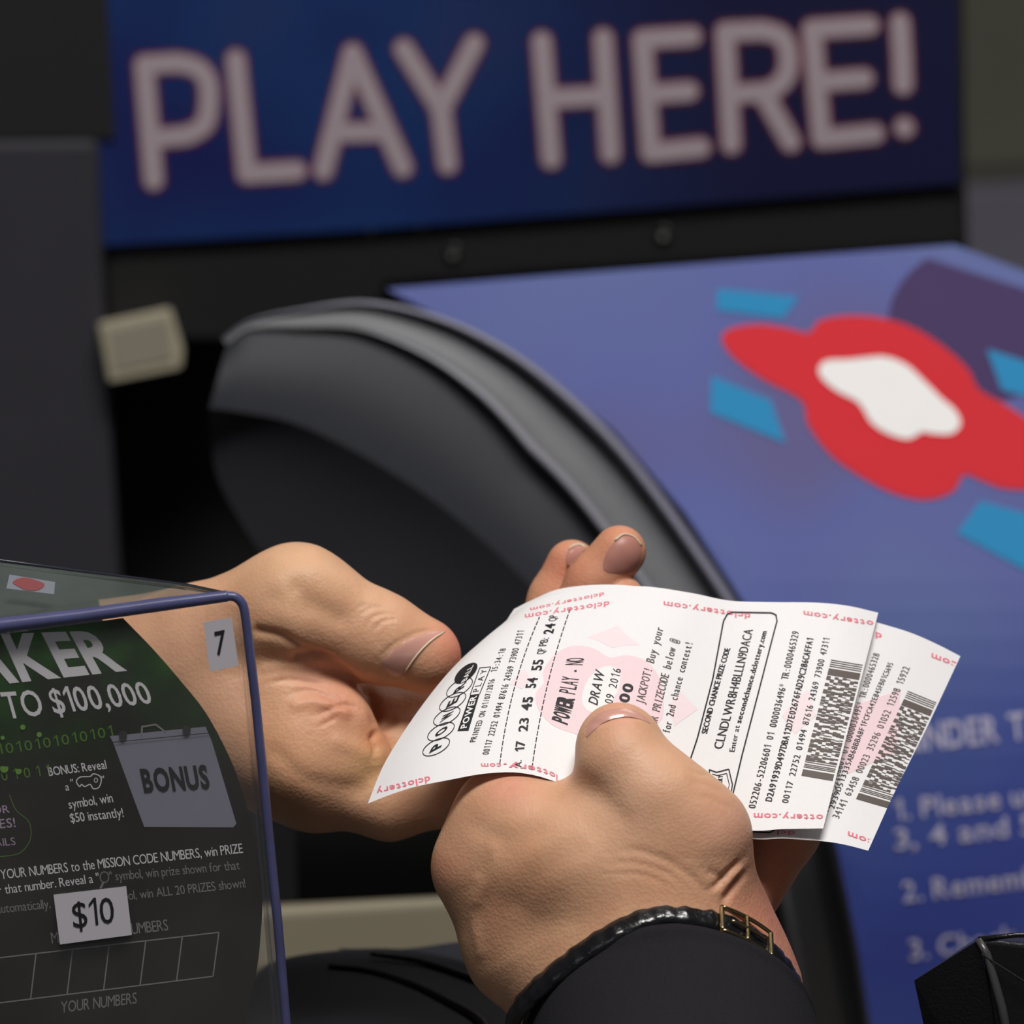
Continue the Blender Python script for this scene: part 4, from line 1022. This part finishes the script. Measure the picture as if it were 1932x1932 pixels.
T_(li, 'FOR', [(-25, 1537), (19, 1533)], (-3, -15), .01); T_(li, 'PRIZES!', [(-55, 1568), (30, 1560)], (-3, -18), .01); T_(li, 'DETAILS', [(-50, 1600), (30, 1594)], (-3, -15), .0)
# key and lens pictograms
k_ = catmull([(144, 1474), (152, 1466), (170, 1465), (176, 1460), (188, 1464), (191, 1474), (186, 1486), (176, 1488), (170, 1480), (160, 1484), (154, 1480), (150, 1484)], 4, True); k_ = np.vstack([k_, k_[:1]])
stroke(a, k_, 2, ZKt, 1.2); stroke(a, ellp((181, 1472), 3, 4) , 2, ZKt, 1.2)
e = ellp((197, 1655), 8, 10); e.append(e[0]); stroke(g2, e, 2, ZKt, 1.2); stroke(g2, [(195, 1665), (190, 1675)], 4, ZKt, 1.2)
# number boxes
BLx = [(-60, 0), (0, 0)]
def bx_(u, v):  # row of boxes
    L0 = np.array((-70., 1815)); R0 = np.array((413., 1759)); L1 = np.array((-80., 1902)); R1 = np.array((402., 1842))
    return (1 - v) * ((1 - u) * L0 + u * R0) + v * ((1 - u) * L1 + u * R1)
stroke(g2, [bx_(0, 0), bx_(1, 0)], 2.4, ZKt, 1.2); stroke(g2, [bx_(0, 1), bx_(1, 1)], 2.4, ZKt, 1.2)
for i in range(8): stroke(g2, [bx_(i / 7, 0), bx_(i / 7, 1)], 2.4, ZKt, 1.2)
ring = catmull([(-60, 1620), (20, 1614), (44, 1604), (58, 1580), (54, 1550), (30, 1528), (18, 1500)], 6); stroke(gr, ring, 1.6, ZKt, 1.2)
for (x, y, r_) in ((43, 1372, 5), (74, 1386, 5), (8, 1450, 8), (35, 1455, 6), (5, 1392, 4)): gr.add([(x + r_ * math.cos(t), y + r_ * math.sin(t), ZK(x, y) + 1.4) for t in np.linspace(0, 6.28, 13)[:-1]], [tuple(range(12))])
a.make('white_lettering', M_CTXT, card); g2.make('grey_lettering', M_CTX2, card); gr.make('green_digits', M_CGRN, card); li.make('lilac_lettering', M_CLILAC, card)
# briefcase artwork
bc_ = Acc(); V, F = slab([(207, 1389), (388, 1371), (400, 1400), (446, 1554), (440, 1561), (272, 1560), (213, 1400)], lambda x, y: ZK(x, y) + 1.2, 1); bc_.add(V, F)
o = bc_.make('briefcase_print', mat('briefcase_grey_print', (150, 150, 164), .5, .3, .1, 60), card)
a = Acc(); T_(a, 'BONUS', [(272, 1494), (397, 1486)], [(-9, -44), (-8, -44)], .035, gap=.08)
h_ = Acc(); stroke(h_, [(267, 1387), (268, 1371), (294, 1367), (312, 1381)], 3.2, ZKt, 1.5); h_.make('briefcase_handle', M_CTX2, card); stroke(a, [(209, 1401), (394, 1383)], 1.5, ZKt, 2.8)
for x, y in ((232, 1386), (352, 1376)): a.add([(x + 8 * math.cos(t), y + 8 * math.sin(t), ZK(x, y) + 2.8) for t in np.linspace(0, 6.28, 13)[:-1]], [tuple(range(12))])
for v_ in a.V: v_[:, 2] += 1.2
a.make('briefcase_lettering', mat('briefcase_black_ink', (34, 36, 34), .5), card)
# small sticker seen through the top of the box
zt_ = lambda x, y: 120
V, F = slab([(18, 1084), (104, 1098), (102, 1121), (12, 1110)], zt_, 2); s = pm('sticker', V, F, mat('lilac_sticker', (170, 168, 186), .6), hold)
a = Acc(); a.add(*decal_poly(catmull([(24, 1098), (40, 1090), (60, 1092), (84, 1102), (72, 1113), (50, 1113), (34, 1106)], 4, True), Pl(zt_), 1, inner=False)); a.make('flower_print', mat('sticker_red', (190, 60, 70), .6), s)

# counter that carries holder and boxes
yc = float(ORG[hold.name][1]); zc = min(float(W([(250, 2260, ZF(250, 2260))])[0][2]), float(W([(1900, 2200, 0)])[0][2])) - .004
ct = wbox('counter', (-.6, 1.55, 0), (-.035, 1.985, zc), mat('counter_laminate', (60, 58, 56), .5, .4, .1, 40)); tag(ct, 'dark shop counter under the display box', 'counter')
